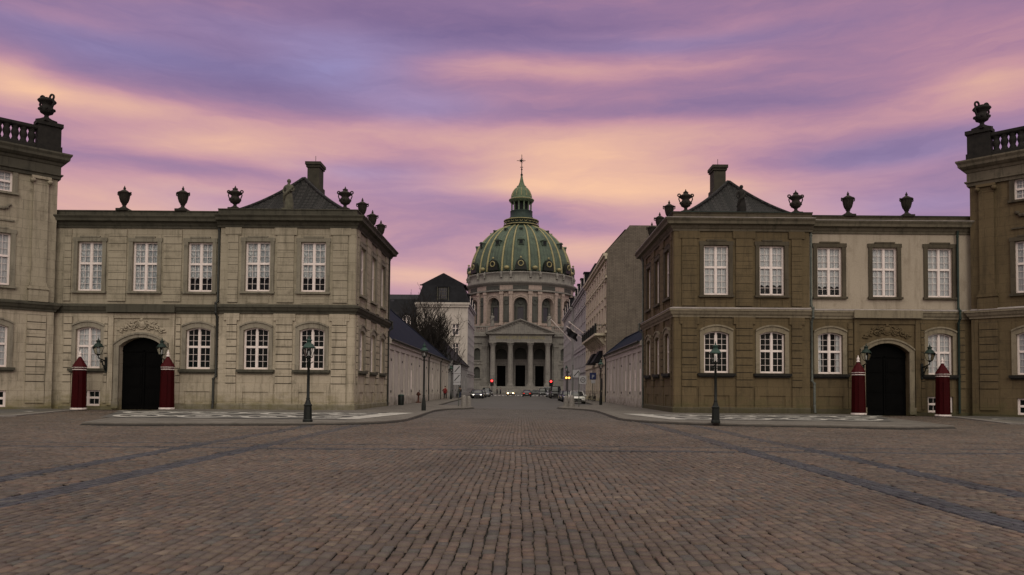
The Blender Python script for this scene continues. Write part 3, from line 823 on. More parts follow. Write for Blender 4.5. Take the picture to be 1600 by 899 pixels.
    def sill(F, c, z=2.77): 
        SL.mark(); SL.fbox(F, c - 1.25, c + 1.25, -.02, .24, z - .2, z - .03); SL.fbox(F, c - 1.15, c + 1.15, -.02, .15, z - .3, z - .2)
    for F, bays in ((Ff, bays_f), (Fs, bays_s)):
        for c in bays: surround_up(F, c); surround_lo(F, c); sill(F, c)
    for c in bays_w: surround_up(Fw, c, True)
    for c in (1.5, bw_): surround_lo(Fw, c); sill(Fw, c)
    for c in tb:
        surround_up(Ft, c, True, 7.95, 11.3); surround_lo(Ft, c, 2.75, 5.5); sill(Ft, c, 2.75); surround_up(Ft, c, False, 14.0, 15.34)
        SU.fbox(Ft, c - 1.0, c + 1.0, -.02, .1, 12.1, 12.2)
        SU.mark()
        for k in range(26):      # festoon between the floors
            a = (k / 25 - .5) * 1.5; zz = 12.9 - .35 * (1 - (a / .75) ** 2) + .3
            SU.ball(Ft(c + a, .07, zz + random.uniform(-.08, .08)), random.uniform(.07, .14), 6, 4)
    for o_, o2 in zip(SU.build_each('window_surround', AR if light else 'trim_brown', T), range(999)):
        if not light and max(v.co.z for v in o_.data.vertices) < 6.4: o_.data.materials[0] = M['trim_pale']
    if not light:
        LF = MB(); 
        LF.mark(); LF.sweep([(X(19.6), 49.4), (X(10.6), 49.4), (X(10.6), 61.8)], [(.10, 7.083), (.385, 6.985), (.385, 7.03), (.10, 7.12)], sx)
        LF.mark(); LF.sweep([(X(30.9), 49.8), (X(19.62), 49.8)], [(.08, 7.083), (.31, 6.985), (.31, 7.03), (.08, 7.12)], sx)
        LF.mark(); LF.sweep([Ft(15, 0, 0)[:2], T0], [(.10, 7.083), (.385, 6.985), (.385, 7.03), (.10, 7.12)], sx)
        LF.mark(); LF.sweep([(X(19.8), 49.4), (X(10.6), 49.4), (X(10.6), 61.9)], [(.08, 13.004), (.69, 12.983), (.69, 13.02), (.08, 13.045)], sx)
        LF.mark(); LF.sweep([(X(31.0), 49.8), (X(19.85), 49.8)], [(.06, 12.995), (.59, 12.973), (.59, 13.01), (.06, 13.035)], sx)
        LF.build_each('lead_flashing', 'lead', T)
    SL.build_each('window_sill', 'cornice_light' if light else 'soot_stone', T)
    # gate ------------------------------------------------------
    G = MB()
    f = arc_top(2.94, 4.85, .62)
    K = 14
    for k in range(K):
        a, b = -1.47 + 2.94 * k / K, -1.47 + 2.94 * (k + 1) / K
        G.hexa([Fw(GC + a, -.45, .02), Fw(GC + b, -.45, .02), Fw(GC + b, -.55, .02), Fw(GC + a, -.55, .02), Fw(GC + a, -.45, f(a)), Fw(GC + b, -.45, f(b)), Fw(GC + b, -.55, f(b)), Fw(GC + a, -.55, f(a))])
    for sgn in (-1, 1):
        for (z0, z1) in ((.35, 1.35), (1.55, 2.7), (2.9, 3.75)):
            a0, a1 = sorted((sgn * .12, sgn * 1.3))
            G.fbox(Fw, GC + a0, GC + a1, -.46, -.41, z0, z1); G.fbox(Fw, GC + a0 + .12, GC + a1 - .12, -.42, -.39, z0 + .12, z1 - .12)
    G.fbox(Fw, GC - .05, GC + .05, -.46, -.38, .05, 4.0); G.fbox(Fw, GC - 1.46, GC + 1.46, -.46, -.38, 3.9, 4.02)
    G.build('gate', 'gate_paint', T)
    GS = MB()
    g0 = arc_top(2.94, 4.85, .62); g1 = arc_top(3.6, 5.16, .72)
    for a0, a1 in ((-1.8, -1.47), (1.47, 1.8)): GS.fbox(Fw, GC + a0, GC + a1, -.02, .10, .55, 4.3); GS.fbox(Fw, GC + a0 - .05, GC + a1 + .05, -.02, .18, 0.1, .55)
    K = 18
    for k in range(K):
        a, b = -1.8 + 3.6 * k / K, -1.8 + 3.6 * (k + 1) / K
        ea, eb = (g0(max(-1.47, min(1.47, v))) for v in (a, b))
        for d, p0, p1, p2, p3 in ((.11, ea, eb, g1(a), g1(b)), (.19, g1(a) - .1, g1(b) - .1, g1(a) + .02, g1(b) + .02)):
            GS.hexa([Fw(GC + a, d, p0), Fw(GC + b, d, p1), Fw(GC + b, -.02, p1), Fw(GC + a, -.02, p0), Fw(GC + a, d, p2), Fw(GC + b, d, p3), Fw(GC + b, -.02, p3), Fw(GC + a, -.02, p2)])
    GS.build('gate_surround', AR, T)
    RE = MB()
    rnd = random.Random(3)
    for sgn in (-1, 1):
        for (a, z, r) in ((.35, 5.75, .2), (.7, 5.62, .2), (1.05, 5.5, .17), (1.32, 5.32, .14), (.5, 5.5, .14), (.85, 5.78, .12)):
            c = Fw(GC + sgn * a, .06, z)
            RE.torus(c, r, .05, 'y', 14, 5, 0, rnd.uniform(0, 1), 5.2)
            RE.ball(c, .08, 7, 5)
        for k in range(14):
            a = sgn * (.15 + k * .105); z = 5.35 + .5 * math.cos(a * 1.0) + rnd.uniform(-.16, .12) - .1
            RE.ball(Fw(GC + a, .05, z), rnd.uniform(.06, .11), 6, 4, 0, (1.5, .8, .7))
    RE.ball(Fw(GC, .05, 5.72), .24, 10, 8, 0, (1, .5, 1.15)); RE.ball(Fw(GC, .08, 6.02), .12, 8, 6); RE.torus(Fw(GC, .05, 5.72), .3, .05, 'y', 18, 5)
    RE.build('carved_relief', ST, T)
    # downpipes -------------------------------------------------
    def pipe(pts, r, name='downpipe', m_=PIPE):
        D = MB(); D.tube(pts, r, 8)
        for p0 in pts[1:-1]: D.ball(p0, r * 1.3, 8, 5)
        D.build(name, m_, T)
    px_, py = X(19.75), 49.55
    pipe([(px_, py, 12.4), (px_, py - .06, 12.0), (px_, py - .06, 7.3), (px_, py - .36, 7.1), (px_, py - .36, 6.5), (px_, py - .1, 6.2), (px_, py - .1, 2.3), (px_ + X(.12), py - .2, 2.1), (px_ + X(.12), py - .2, .6), (px_ + X(.12), py - .3, .16)], .085)
    e = 61.2
    pipe([(X(10.35), e, 12.6), (X(10.45), e, 12.1), (X(10.45), e, 7.2), (X(10.15), e, 7.0), (X(10.15), e, 6.5), (X(10.45), e, 6.2), (X(10.45), e, .16)], .075)
    if not light:
        pipe([(X(29.6), 49.55, 12.4), (X(29.6), 49.6, 12.0), (X(29.6), 49.6, 7.2), (X(29.6), 49.4, 7.0), (X(29.6), 49.4, 6.5), (X(29.6), 49.6, 6.2), (X(29.6), 49.6, .2)], .075, m_='copper_dark')
    # balustrade on the main building
    B = MB()
    B.sweep([Ft(15, 0, 0)[:2], T0, Fb(14, 0, 0)[:2]], [(-.45, 17.02), (.05, 17.02), (.05, 17.42), (-.02, 17.46), (-.4, 17.46), (-.45, 17.4)], sx)
    B.sweep([Ft(15, 0, 0)[:2], T0, Fb(14, 0, 0)[:2]], [(-.45, 18.42), (.0, 18.42), (.06, 18.5), (.06, 18.68), (-.51, 18.68), (-.51, 18.5)], sx)
    for F in (Ft,):
        for k in range(3):
            a0 = -.1 + 4.6 * k
            B.mark(); B.fbox(F, a0, a0 + 1.35, -.62, .12, 17.4, 18.8); B.fbox(F, a0 - .1, a0 + 1.45, -.7, .22, 18.8, 19.05); B.fbox(F, a0 - .06, a0 + 1.41, -.66, .2, 17.03, 17.5)
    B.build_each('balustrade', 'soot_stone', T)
    BL = MB()
    for k in range(3):
        a0 = 1.35 - .1 + 4.6 * k
        for j in range(7):
            c = Ft(a0 + .28 + j * .46, -.22, 17.45); BL.mark()
            BL.lathe(c, [(.21, 0), (.21, .10), (.16, .2), (.17, .3), (.225, .46), (.228, .56), (.19, .72), (.17, .78), (.21, .86), (.225, .98)], 8)
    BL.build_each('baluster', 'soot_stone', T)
    return T, dict(Ff=Ff, Fs=Fs, Fw=Fw, Ft=Ft, GC=GC)

PL_L, FL = palace(-1, 'left')
PL_R, FRt = palace(1, 'right')

# ------------------------------------------------------------------ urns and statues on the roofs
def urn(kind, loc, label, group, material='urn_stone', s=1.0, rz=0):
    T = empty('stone_urn', loc, label, 'urn', group, rz)
    x, y, z = 0, 0, 0
    def fin(mb, name, par=T):
        me = mb.mesh(name, material); o = bpy.data.objects.new(name, me); COL.objects.link(o); o.parent = par; return o
    base = MB(); base.box(-.36 * s, .36 * s, -.36 * s, .36 * s, 0, .14 * s)
    base.lathe((0, 0, .14 * s), [(.30 * s, 0), (.26 * s, .06 * s), (.13 * s, .14 * s), (.10 * s, .24 * s), (.16 * s, .30 * s)], 14); fin(base, 'base')
    b = MB()
    if kind == 'goblet':
        pr = [(.09, 0), (.13, .08), (.21, .2), (.27, .42), (.30, .64), (.31, .7), (.37, .74), (.37, .80), (.28, .82)]
    else:
        pr = [(.12, 0), (.30, .10), (.36, .24), (.33, .38), (.25, .50), (.24, .56), (.40, .68), (.46, .76), (.42, .82), (.3, .84)]
    b.lathe((0, 0, .42 * s), [(r * s, h * s) for r, h in pr], 16)
    if kind == 'goblet':
        for k in range(12):
            a = k * math.pi / 6
            b.tube([(math.cos(a) * r * s * 1.02, math.sin(a) * r * s * 1.02, (.42 + h) * s) for r, h in pr[:6]], .028 * s, 4)
    else:
        for k in range(8):
            a = k * math.pi / 4
            b.ball((math.cos(a) * .33 * s, math.sin(a) * .33 * s, (.42 + .3) * s), .1 * s, 6, 4)
    fin(b, 'body')
    l = MB()
    top = (1.23 if kind == 'goblet' else 1.26) * s
    if kind == 'big':
        l.lathe((0, 0, 1.26 * s), [(.3 * s, 0), (.34 * s, .05 * s), (.2 * s, .1 * s)], 14)
    else:
        l.lathe((0, 0, top - .02), [(.31 * s, 0), (.25 * s, .07 * s), (.14 * s, .14 * s), (.06 * s, .19 * s)], 14)
        l.ball((0, 0, top + .24 * s), .085 * s, 8, 6); l.lathe((0, 0, top + .28 * s), [(.06 * s, 0), (.015, .14 * s)], 6)
        if kind == 'scroll':
            for k in range(5):
                a = k * 2 * math.pi / 5; l.ball((math.cos(a) * .12 * s, math.sin(a) * .12 * s, top + .18 * s), .07 * s, 6, 4)
    fin(l, 'lid')
    for sg in (-1, 1):
        h = MB()
        if kind == 'goblet':
            h.torus((sg * .35 * s, 0, 1.10 * s), .075 * s, .035 * s, 'y', 12, 5)
            h.ball((sg * .40 * s, 0, 1.2 * s), .06 * s, 6, 4)
        elif kind == 'scroll':
            h.torus((sg * .44 * s, 0, 1.26 * s), .09 * s, .045 * s, 'y', 12, 5)
            h.tube([(sg * .38 * s, 0, .8 * s), (sg * .46 * s, 0, 1.0 * s), (sg * .42 * s, 0, 1.2 * s)], .04 * s, 5)
        else:
            h.torus((sg * .34 * s, 0, 1.38 * s), .14 * s, .055 * s, 'y', 14, 6)
            h.tube([(sg * .36 * s, 0, .8 * s), (sg * .5 * s, 0, 1.05 * s), (sg * .42 * s, 0, 1.28 * s)], .06 * s, 6)
        fin(h, 'handle')
    return T
for sx, nm, far in ((-1, 'left', 'pale grey palace'), (1, 'right', 'brown palace')):
    g = 'carved urns on the ' + far + ' parapet'
    X = lambda v: sx * v
    urn('goblet', (X(22.45), 49.95, 13.36), 'goblet urn over the gate wing of the %s, nearest the tiled roof' % far, g, s=1.06)
    urn('goblet', (X(26.4), 49.95, 13.36), 'goblet urn over the gate wing of the %s, nearest the tall end' % far, g, s=1.06)
    urn('scroll', (X(18.85), 49.75, 13.44), 'wide urn at the gate wing end of the %s tiled roof' % far, g)
    urn('scroll', (X(11.45), 49.75, 13.44), 'wide scroll-handled urn at the street corner of the %s roof' % far, g)
    urn('goblet', (X(10.9), 52.6, 13.44), 'dark urn on the %s street side parapet, first from the corner' % far, g)
    urn('goblet', (X(10.9), 56.2, 13.44), 'dark urn on the %s street side parapet, second from the corner' % far, g)
    urn('goblet', (X(10.9), 59.6, 13.44), 'dark urn on the %s street side parapet, farthest down the street' % far, g)
    F = FL['Ft'] if sx < 0 else FRt['Ft']
    p = F(.72, -.22, 19.05)
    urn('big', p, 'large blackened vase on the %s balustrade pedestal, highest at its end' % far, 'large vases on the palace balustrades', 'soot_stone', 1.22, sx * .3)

def statue(loc, label, material, rz=0, arm=1, s=1.0, group=None):
    """standing draped figure, one continuous body, drapery and plinth as parts"""
    T = empty('statue', loc, label, 'statue', group, rz)
    def fin(mb, name):
        o = bpy.data.objects.new(name, mb.mesh(name, material)); COL.objects.link(o); o.parent = T; return o
    b = MB(); b.box(-.34 * s, .34 * s, -.3 * s, .3 * s, 0, .12 * s); fin(b, 'plinth')
    bm = bmesh.new()
    J = [(0, 0, 1.05), (0, .0, 1.32), (0, .02, 1.58), (0, 0, 1.70), (0, -.02, 1.86), (.10, 0, .95), (.12, -.10, .56), (.13, .0, .14), (-.10, 0, .95), (-.12, 0, .55), (-.11, .02, .14),
         (.24, 0, 1.56), (.34, -.04, 1.30), (.20, -.24, 1.22), (-.24, 0, 1.56), (-.36, .02, 1.28), (-.33 if arm < 0 else -.22, -.18, 1.05), (.13, -.16, .13), (-.11, -.15, .13)]
    E = [(0, 1), (1, 2), (2, 3), (3, 4), (0, 5), (5, 6), (6, 7), (0, 8), (8, 9), (9, 10), (2, 11), (11, 12), (12, 13), (2, 14), (14, 15), (15, 16), (7, 17), (10, 18)]
    Rr = [.18, .16, .15, .07, .12, .12, .10, .07, .12, .10, .07, .09, .07, .05, .09, .07, .05, .05, .05]
    vs = [bm.verts.new(Vector(j) * s) for j in J]
    for a, c in E: bm.edges.new((vs[a], vs[c]))
    me = bpy.data.meshes.new('body'); bm.to_mesh(me); bm.free()
    o = bpy.data.objects.new('body', me); COL.objects.link(o); o.parent = T
    sk = o.modifiers.new('skin', 'SKIN')
    for k, v in enumerate(me.skin_vertices[0].data): v.radius = (Rr[k] * s, Rr[k] * s); v.use_root = (k == 0)
    sub = o.modifiers.new('sub', 'SUBSURF'); sub.levels = 1; sub.render_levels = 1
    me.materials.append(M[material])
    d = MB()
    rows = []
    for (z, r, ox) in ((.13, .30, 0), (.5, .29, .01), (.85, .25, .01), (1.1, .21, 0), (1.32, .2, 0), (1.55, .23, 0), (1.66, .12, 0)):
        rows.append([((ox + (r + .035 * math.sin(k * 2.6) * (1.5 - z)) * math.cos(2 * math.pi * k / 24)) * s, (r * .8 + .035 * math.cos(k * 3.1) * (1.5 - z)) * math.sin(2 * math.pi * k / 24) * s, z * s) for k in range(24)])
    d.grid(rows, 0, True, True)
    d.tube([Vector(v) * s for v in ((.28, -.02, 1.55), (.05, -.24, 1.2), (-.24, -.16, .95), (-.3, .05, .5))], [.09 * s, .1 * s, .1 * s, .05 * s], 7)
    fin(d, 'drapery')
    h = MB(); h.ball((0, .02 * s, 1.90 * s), .13 * s, 9, 7, 0, (1, 1.1, 1.1)); fin(h, 'hair')
    return T
statue((-15.25, 49.75, 13.44), 'pale draped statue standing before the black tiled roof of the pale grey palace', 'statue_stone', 0, 1, 1.06, 'statues on the palace parapets')
statue((15.2, 49.75, 13.44), 'blackened statue standing before the black tiled roof of the brown palace', 'soot_stone', 0.2, -1, .98, 'statues on the palace parapets')

# ------------------------------------------------------------------ church
def church():
    T = empty('domed_church', (0, 267, 0), 'great round church with green gold-ribbed dome and columned portico closing the street', 'church')
    FI = Fr((0, 252), (1, 0), (0, -1)); FX = Fr((0, 246), (1, 0), (0, -1)); FP = Fr((0, 240), (1, 0), (0, -1))
    st = MB()
    for k in range(12): st.box(-13 - .25 * (12 - k) * .4, 13 + .25 * (12 - k) * .4, 233.6 + k * .36, 246, .2 * k - .2, .2 * k + .2)
    st.build('steps', 'church_stone', T)
    # portico columns
    for x in (-8.8, -3.15, 3.3, 8.9):
        c = MB()
        c.box(x - 1.15, x + 1.15, 239.2, 241.5, 2.4, 2.85)
        c.lathe((x, 240.3, 2.85), [(1.12, 0), (1.12, .25), (.95, .35), (1.02, .5), (.88, .62)], 20)
        c.lathe((x, 240.3, 3.45), [(.88, 0), (.87, 4), (.80, 9), (.74, 11.6), (.80, 11.7), (.74, 11.8)], 24)
        cc = c.build('column', 'church_stone', T)
        k = MB()
        k.lathe((x, 240.3, 15.2), [(.74, 0), (.9, .15), (.84, .5), (1.0, .62), (.92, .9), (1.12, 1.1), (1.1, 1.2)], 16)
        for a in range(8):
            k.ball((x + .95 * math.cos(a * math.pi / 4), 240.3 + .95 * math.sin(a * math.pi / 4), 15.95), .22, 6, 4)
        k.box(x - 1.15, x + 1.15, 239.15, 241.45, 16.3, 16.58)
        k.build('capital', 'church_stone', cc)
    # entablature and pediment
    e = MB()
    e.box(-10.1, 10.28, 239.35, 251.9, 16.58, 17.0); e.box(-10.0, 10.2, 239.45, 251.9, 17.0, 17.25)
    e.box(-10.0, 10.2, 239.42, 251.9, 17.25, 19.0); e.box(-10.5, 10.7, 238.9, 246, 19.0, 19.25); e.box(-11.0, 11.2, 238.5, 246, 19.25, 19.6)
    e.build('entablature', 'church_stone', T)
    p = MB()
    for dx, y0, z0, zt in ((10.6, 239.4, 19.6, 23.5),):
        p.hexa([(-dx, y0, z0), (dx + .2, y0, z0), (dx + .2, 250, z0), (-dx, 250, z0), (-.1, y0, zt), (.1, y0, zt), (.1, 250, zt), (-.1, 250, zt)])
    for sg in (-1, 1):
        x1 = sg * 11.2
        for (y0, t0, t1) in ((238.45, .0, .32), (238.9, -.35, .0)):
            p.hexa([(x1, y0, 19.6 + t0 + .0), (0, y0, 23.85 + t0), (0, 250, 23.85 + t0), (x1, 250, 19.6 + t0), (x1, y0, 19.6 + t1), (0, y0, 23.85 + t1), (0, 250, 23.85 + t1), (x1, 250, 19.6 + t1)])
        for k in range(12):
            xx = sg * (.8 + k * .85); zz = 23.85 - abs(xx) * 4.25 / 11.2 - .75
            p.box(xx - .16, xx + .16, 238.95, 239.5, zz, zz + .3)
    p.build('pediment', 'church_stone', T)
    # inscription
    cu = bpy.data.curves.new('inscription', 'FONT'); cu.body = "HERRENS ORD BLIVER EVINDELIG"; cu.size = 1.15; cu.extrude = .05; cu.align_x = 'CENTER'; cu.space_character = 1.08
    tmp = bpy.data.objects.new('tmp', cu); COL.objects.link(tmp)
    bpy.context.view_layer.update()
    me = bpy.data.meshes.new_from_object(tmp.evaluated_get(bpy.context.evaluated_depsgraph_get())); bpy.data.objects.remove(tmp)
    me.materials.clear(); me.materials.append(M['gilding'])
    xs = [v.co.x for v in me.vertices]; k = 15.5 / (max(xs) - min(xs))
    o = bpy.data.objects.new('inscription', me); COL.objects.link(o); o.parent = T
    o.scale = (k, 1.25, 1); o.rotation_euler = (R(90), 0, 0); o.location = (0.1, 239.36 - 267, 17.62)
    # lower body
    w = MB()
    doors = [(-7.8, -4.9, 2.4, 9.4, 0), (-1.55, 1.75, 2.4, 9.6, 0), (5.1, 8.0, 2.4, 9.4, 0)]
    lun = [(-8.3, -4.4, 11.6, 15.2, 1.6), (-2.0, 2.2, 11.6, 15.6, 1.8), (4.6, 8.5, 11.6, 15.2, 1.6)]
    nich = [(c - 1.0, c + 1.0, a, b, .9) for c in (-14.2, 14.4) for a, b in ((5.0, 8.8), (11.0, 15.0))]
    w.wall(FX, -22, -10.3, 0, 19.7, nich[:2], 1.0); w.wall(FX, 10.5, 22, 0, 19.7, nich[2:], 1.0)
    w.wall(FI, -10.3, 10.5, 0, 19.7, doors + lun, 1.0)
    for xx in (-10.3, 10.5): w.face([(xx, 246, 0), (xx, 252, 0), (xx, 252, 19.7), (xx, 246, 19.7)])
    w.face([(-10.3, 246, 19.69), (10.5, 246, 19.69), (10.5, 252, 19.69), (-10.3, 252, 19.69)])
    w.face([FX(-22, 0, 0), FX(-22, -40, 0), FX(-22, -40, 19.7), FX(-22, 0, 19.7)]); w.face([FX(22, 0, 0), FX(22, -40, 0), FX(22, -40, 19.7), FX(22, 0, 19.7)])
    w.face([FX(-22, -40, 0), FX(22, -40, 0), FX(22, -40, 19.7), FX(-22, -40, 19.7)]); w.face([FX(-22, 0, 19.7), FX(22, 0, 19.7), FX(22, -40, 19.7), FX(-22, -40, 19.7)])
    w.build('wall', 'church_stone', T)
    nb = MB()
    for a, b, c, d, r in lun + nich: nb.mark(); nb.fbox(FX if (a, b, c, d, r) in nich else FI, a - .1, b + .1, -1.2, -.95, c - .1, d + .1)
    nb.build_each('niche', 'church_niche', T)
    for a, b, c, d, r in doors:
        FX_ = FX; FX = FI; D = MB(); D.fbox(FX, a, b, -.9, -.75, c, d)
        for sg in (0, 1):
            m0 = (a + b) / 2
            aa, bb = (a + .15, m0 - .08) if sg == 0 else (m0 + .08, b - .15)
            for z0, z1 in ((2.9, 5.4), (5.7, 9.0)): D.fbox(FX, aa + .1, bb - .1, -.76, -.68, z0, z1)
        D.build('door', 'gate_paint', T); FX = FX_
    fr = MB()
    FX_ = FX; FX = FI
    for a, b, c, d, r in doors:
        fr.mark(); fr.fbox(FX, a - .5, a, -.05, .25, 2.4, d + .0); fr.fbox(FX, b, b + .5, -.05, .25, 2.4, d)
        fr.fbox(FX, a - .5, b + .5, -.05, .26, d, d + .6); fr.fbox(FX, a - .8, b + .8, -.05, .6, d + .6, d + .9)
    for a, b, c, d, r in nich + lun:
        FX = FX_ if (a, b, c, d, r) in nich else FI
        fr.mark(); fr.fbox(FX, a - .35, b + .35, -.05, .3, c - .4, c - .02)
        for k in range(12):
            f1 = arc_top(b - a, d, r); f2 = arc_top(b - a + .6, d + .3, r + .25)
            x0 = -(b - a) / 2 + (b - a) * k / 12; x1 = x0 + (b - a) / 12; m0 = (a + b) / 2
            fr.hexa([FX(m0 + x0, .2, f1(x0)), FX(m0 + x1, .2, f1(x1)), FX(m0 + x1, -.05, f1(x1)), FX(m0 + x0, -.05, f1(x0)), FX(m0 + x0, .2, f2(x0)), FX(m0 + x1, .2, f2(x1)), FX(m0 + x1, -.05, f2(x1)), FX(m0 + x0, -.05, f2(x0))])
    FX = FX_
    fr.mark(); fr.fbox(FX, -22, -10.4, -.05, .35, 9.6, 10.0); fr.mark(); fr.fbox(FX, 10.6, 22, -.05, .35, 9.6, 10.0)
    fr.build_each('moulding', 'church_stone', T)
    for c in (-16.9, -11.6, 11.8, 17.1, -20.6, 20.8):
        P = MB(); P.fbox(FX, c - .75, c + .75, -.05, .5, 3.2, 15.4); P.fbox(FX, c - .95, c + .95, -.05, .7, 0, 3.2); P.fbox(FX, c - .95, c + .95, -.05, .75, 15.4, 16.6); P.fbox(FX, c - .85, c + .85, -.05, .6, 14.9, 15.2)
        P.build('pilaster', 'church_stone', T)
    cn = MB()
    for x0, x1 in ((-22.5, -10.2), (10.4, 22.5)):
        cn.mark(); cn.fbox(FX, x0, x1, -.05, .4, 16.6, 18.6); cn.fbox(FX, x0, x1, -.05, 1.2, 18.9, 19.5); cn.fbox(FX, x0, x1, -.05, .8, 18.6, 18.9); cn.fbox(FX, x0, x1, -.5, 1.25, 19.5, 19.72)
        cn.fbox(FX, x0, x1, -.6, .4, 19.72, 20.3); cn.fbox(FX, x0, x1, -.7, .5, 21.9, 22.3)
        n_ = int((x1 - x0) / .62)
        for k in range(n_):
            if k % 6 == 0: cn.fbox(FX, x0 + k * .62, x0 + k * .62 + .55, -.6, .4, 20.3, 21.9)
            else:
                c = FX(x0 + k * .62 + .3, -.1, 20.3); cn.lathe(c, [(.2, 0), (.26, .6), (.12, 1.2), (.2, 1.6)], 6)
    cn.build_each('balustrade', 'church_stone', T)
    # drum
    C0 = (0, 267); RD = 18.3
    NW = 12; ANG = 2 * math.pi / NW
    dr = MB(); pan = MB(); rec = MB()
    def cyl(a, r, z):   # a from front, clockwise
        return (r * math.sin(a), 267 - r * math.cos(a), z)
    wa = math.asin(2.35 / 18.3)
    nichea = .068
    NA = 240
    def ztop_open(da, half, zspring, rr):   # arch head height on the drum
        x = abs(da) * RD
        h = half * RD
        return zspring + math.sqrt(max(0, h * h - x * x)) * rr
    # drum wall around window arches, as vertical strips
    for k in range(NA):
        a0 = 2 * math.pi * k / NA; a1 = 2 * math.pi * (k + 1) / NA
        def loc(a):
            i = round(a / ANG); return a - i * ANG
        d0, d1 = loc(a0 + 1e-6), loc(a1 - 1e-6)
        mid = loc((a0 + a1) / 2)
        if abs(mid) < wa:
            za, zb = ztop_open(d0, wa, 30.0, 1), ztop_open(d1, wa, 30.0, 1)
            dr.face([cyl(a0, RD, za), cyl(a1, RD, zb), cyl(a1, RD, 34.2), cyl(a0, RD, 34.2)])
            dr.face([cyl(a0, RD, za), cyl(a1, RD, zb), cyl(a1, RD - 1.6, zb), cyl(a0, RD - 1.6, za)])
            dr.face([cyl(a0, RD, 20), cyl(a1, RD, 20), cyl(a1, RD, 23.7), cyl(a0, RD, 23.7)])
            rec.face([cyl(a0, RD - 1.6, 23), cyl(a1, RD - 1.6, 23), cyl(a1, RD - 1.6, 32.9), cyl(a0, RD - 1.6, 32.9)])
            dr.face([cyl(a0, RD, 23.7), cyl(a1, RD, 23.7), cyl(a1, RD - 1.6, 23.7), cyl(a0, RD - 1.6, 23.7)])
        else:
            dr.face([cyl(a0, RD, 20), cyl(a1, RD, 20), cyl(a1, RD, 34.2), cyl(a0, RD, 34.2)])
    for i in range(NW):
        for sg in (-1, 1):
            a = i * ANG + sg * wa
            dr.face([cyl(a, RD, 23.7), cyl(a, RD - 1.6, 23.7), cyl(a, RD - 1.6, 30.05), cyl(a, RD, 30.05)])
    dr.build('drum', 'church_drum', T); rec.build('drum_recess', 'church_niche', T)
    for i in range(NW):
        a = i * ANG
        # tall window with frame in the arched recess
        fw = MB()
        def cb(mb, a0, a1, r0, r1, z0, z1, m=0):
            mb.hexa([cyl(a0, r1, z0), cyl(a1, r1, z0), cyl(a1, r0, z0), cyl(a0, r0, z0), cyl(a0, r1, z1), cyl(a1, r1, z1), cyl(a1, r0, z1), cyl(a0, r0, z1)], m)
        cb(fw, a - .085, a - .06, 16.6, 17.2, 23.7, 29.2); cb(fw, a + .06, a + .085, 16.6, 17.2, 23.7, 29.2); cb(fw, a - .09, a + .09, 16.6, 17.25, 29.2, 29.7)
        cb(fw, a - .06, a + .06, 16.6, 16.9, 23.7, 24.5)
        fw.torus(cyl(a, 16.85, 30.9), .75, .16, 'y', 16, 6, rot=a)
        wn = fw.build('window', 'church_niche', T)
        pn = MB(); cb(pn, a - .06, a + .06, 16.65, 16.8, 24.5, 29.2); pn.build('pane', 'glass_far', wn)
        ar = MB()
        for k in range(16):
            b0 = math.pi * k / 16; b1 = math.pi * (k + 1) / 16
            for r0, r1, rr in ((2.35, 2.85, 18.55), (2.85, 3.1, 18.75)):
                q = []
                for (bb, r_) in ((b0, r0), (b1, r0), (b1, r1), (b0, r1)): q.append(cyl(a + r_ * math.cos(bb) / RD, rr, 30.0 + r_ * math.sin(bb)))
                qi = []
                for (bb, r_) in ((b0, r0), (b1, r0), (b1, r1), (b0, r1)): qi.append(cyl(a + r_ * math.cos(bb) / RD, 18.1, 30.0 + r_ * math.sin(bb)))
                ar.hexa(q + qi)
        cb(ar, a - .158, a - .130, 18.1, 18.6, 23.7, 30); cb(ar, a + .130, a + .158, 18.1, 18.6, 23.7, 30)
        cb(ar, a - .2, a + .2, 18.1, 18.9, 22.9, 23.5)
        ar.build('arch_surround', 'church_drum', T)
        # niche panel between the pilaster pair
        b = a + ANG / 2
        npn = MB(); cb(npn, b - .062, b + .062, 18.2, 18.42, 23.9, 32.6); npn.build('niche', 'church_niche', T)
        nf = MB(); cb(nf, b - .045, b + .045, 18.3, 18.5, 24.4, 29.0); nf.torus(cyl(b, 18.45, 30.6), .8, .15, 'y', 12, 5, rot=b); nf.build('niche_moulding', 'church_niche', T)
        for sg in (-1, 1):
            c = b + sg * .088
            p = MB()
            cb(p, c - .030, c + .030, 18.2, 18.95, 23.8, 33.3); cb(p, c - .037, c + .037, 18.2, 19.1, 22.9, 23.8); cb(p, c - .038, c + .038, 18.2, 19.15, 33.3, 34.2)
            p.build('pilaster', 'church_drum', T)
            vv = MB(); v0 = cyl(c, 19.2, 38.7 + 2.2)
            vv.lathe((v0[0], v0[1], 39.0), [(.5, 0), (.3, .4), (.5, .9), (.55, 1.3), (.3, 1.6), (.12, 2.2)], 8); vv.build('finial', 'church_stone', T)
    en = MB()
    en.lathe((0, 267, 0), [(18.4, 34.2), (19.2, 34.25), (19.2, 34.7), (18.75, 34.8), (18.75, 36.3), (19.3, 36.6), (20.0, 37.1), (20.1, 37.6), (19.2, 37.8), (19.0, 37.8), (19.0, 40.3), (19.35, 40.5), (19.35, 40.9), (18.6, 40.95)], 96)
    en.build('drum_cornice', 'church_stone', T)
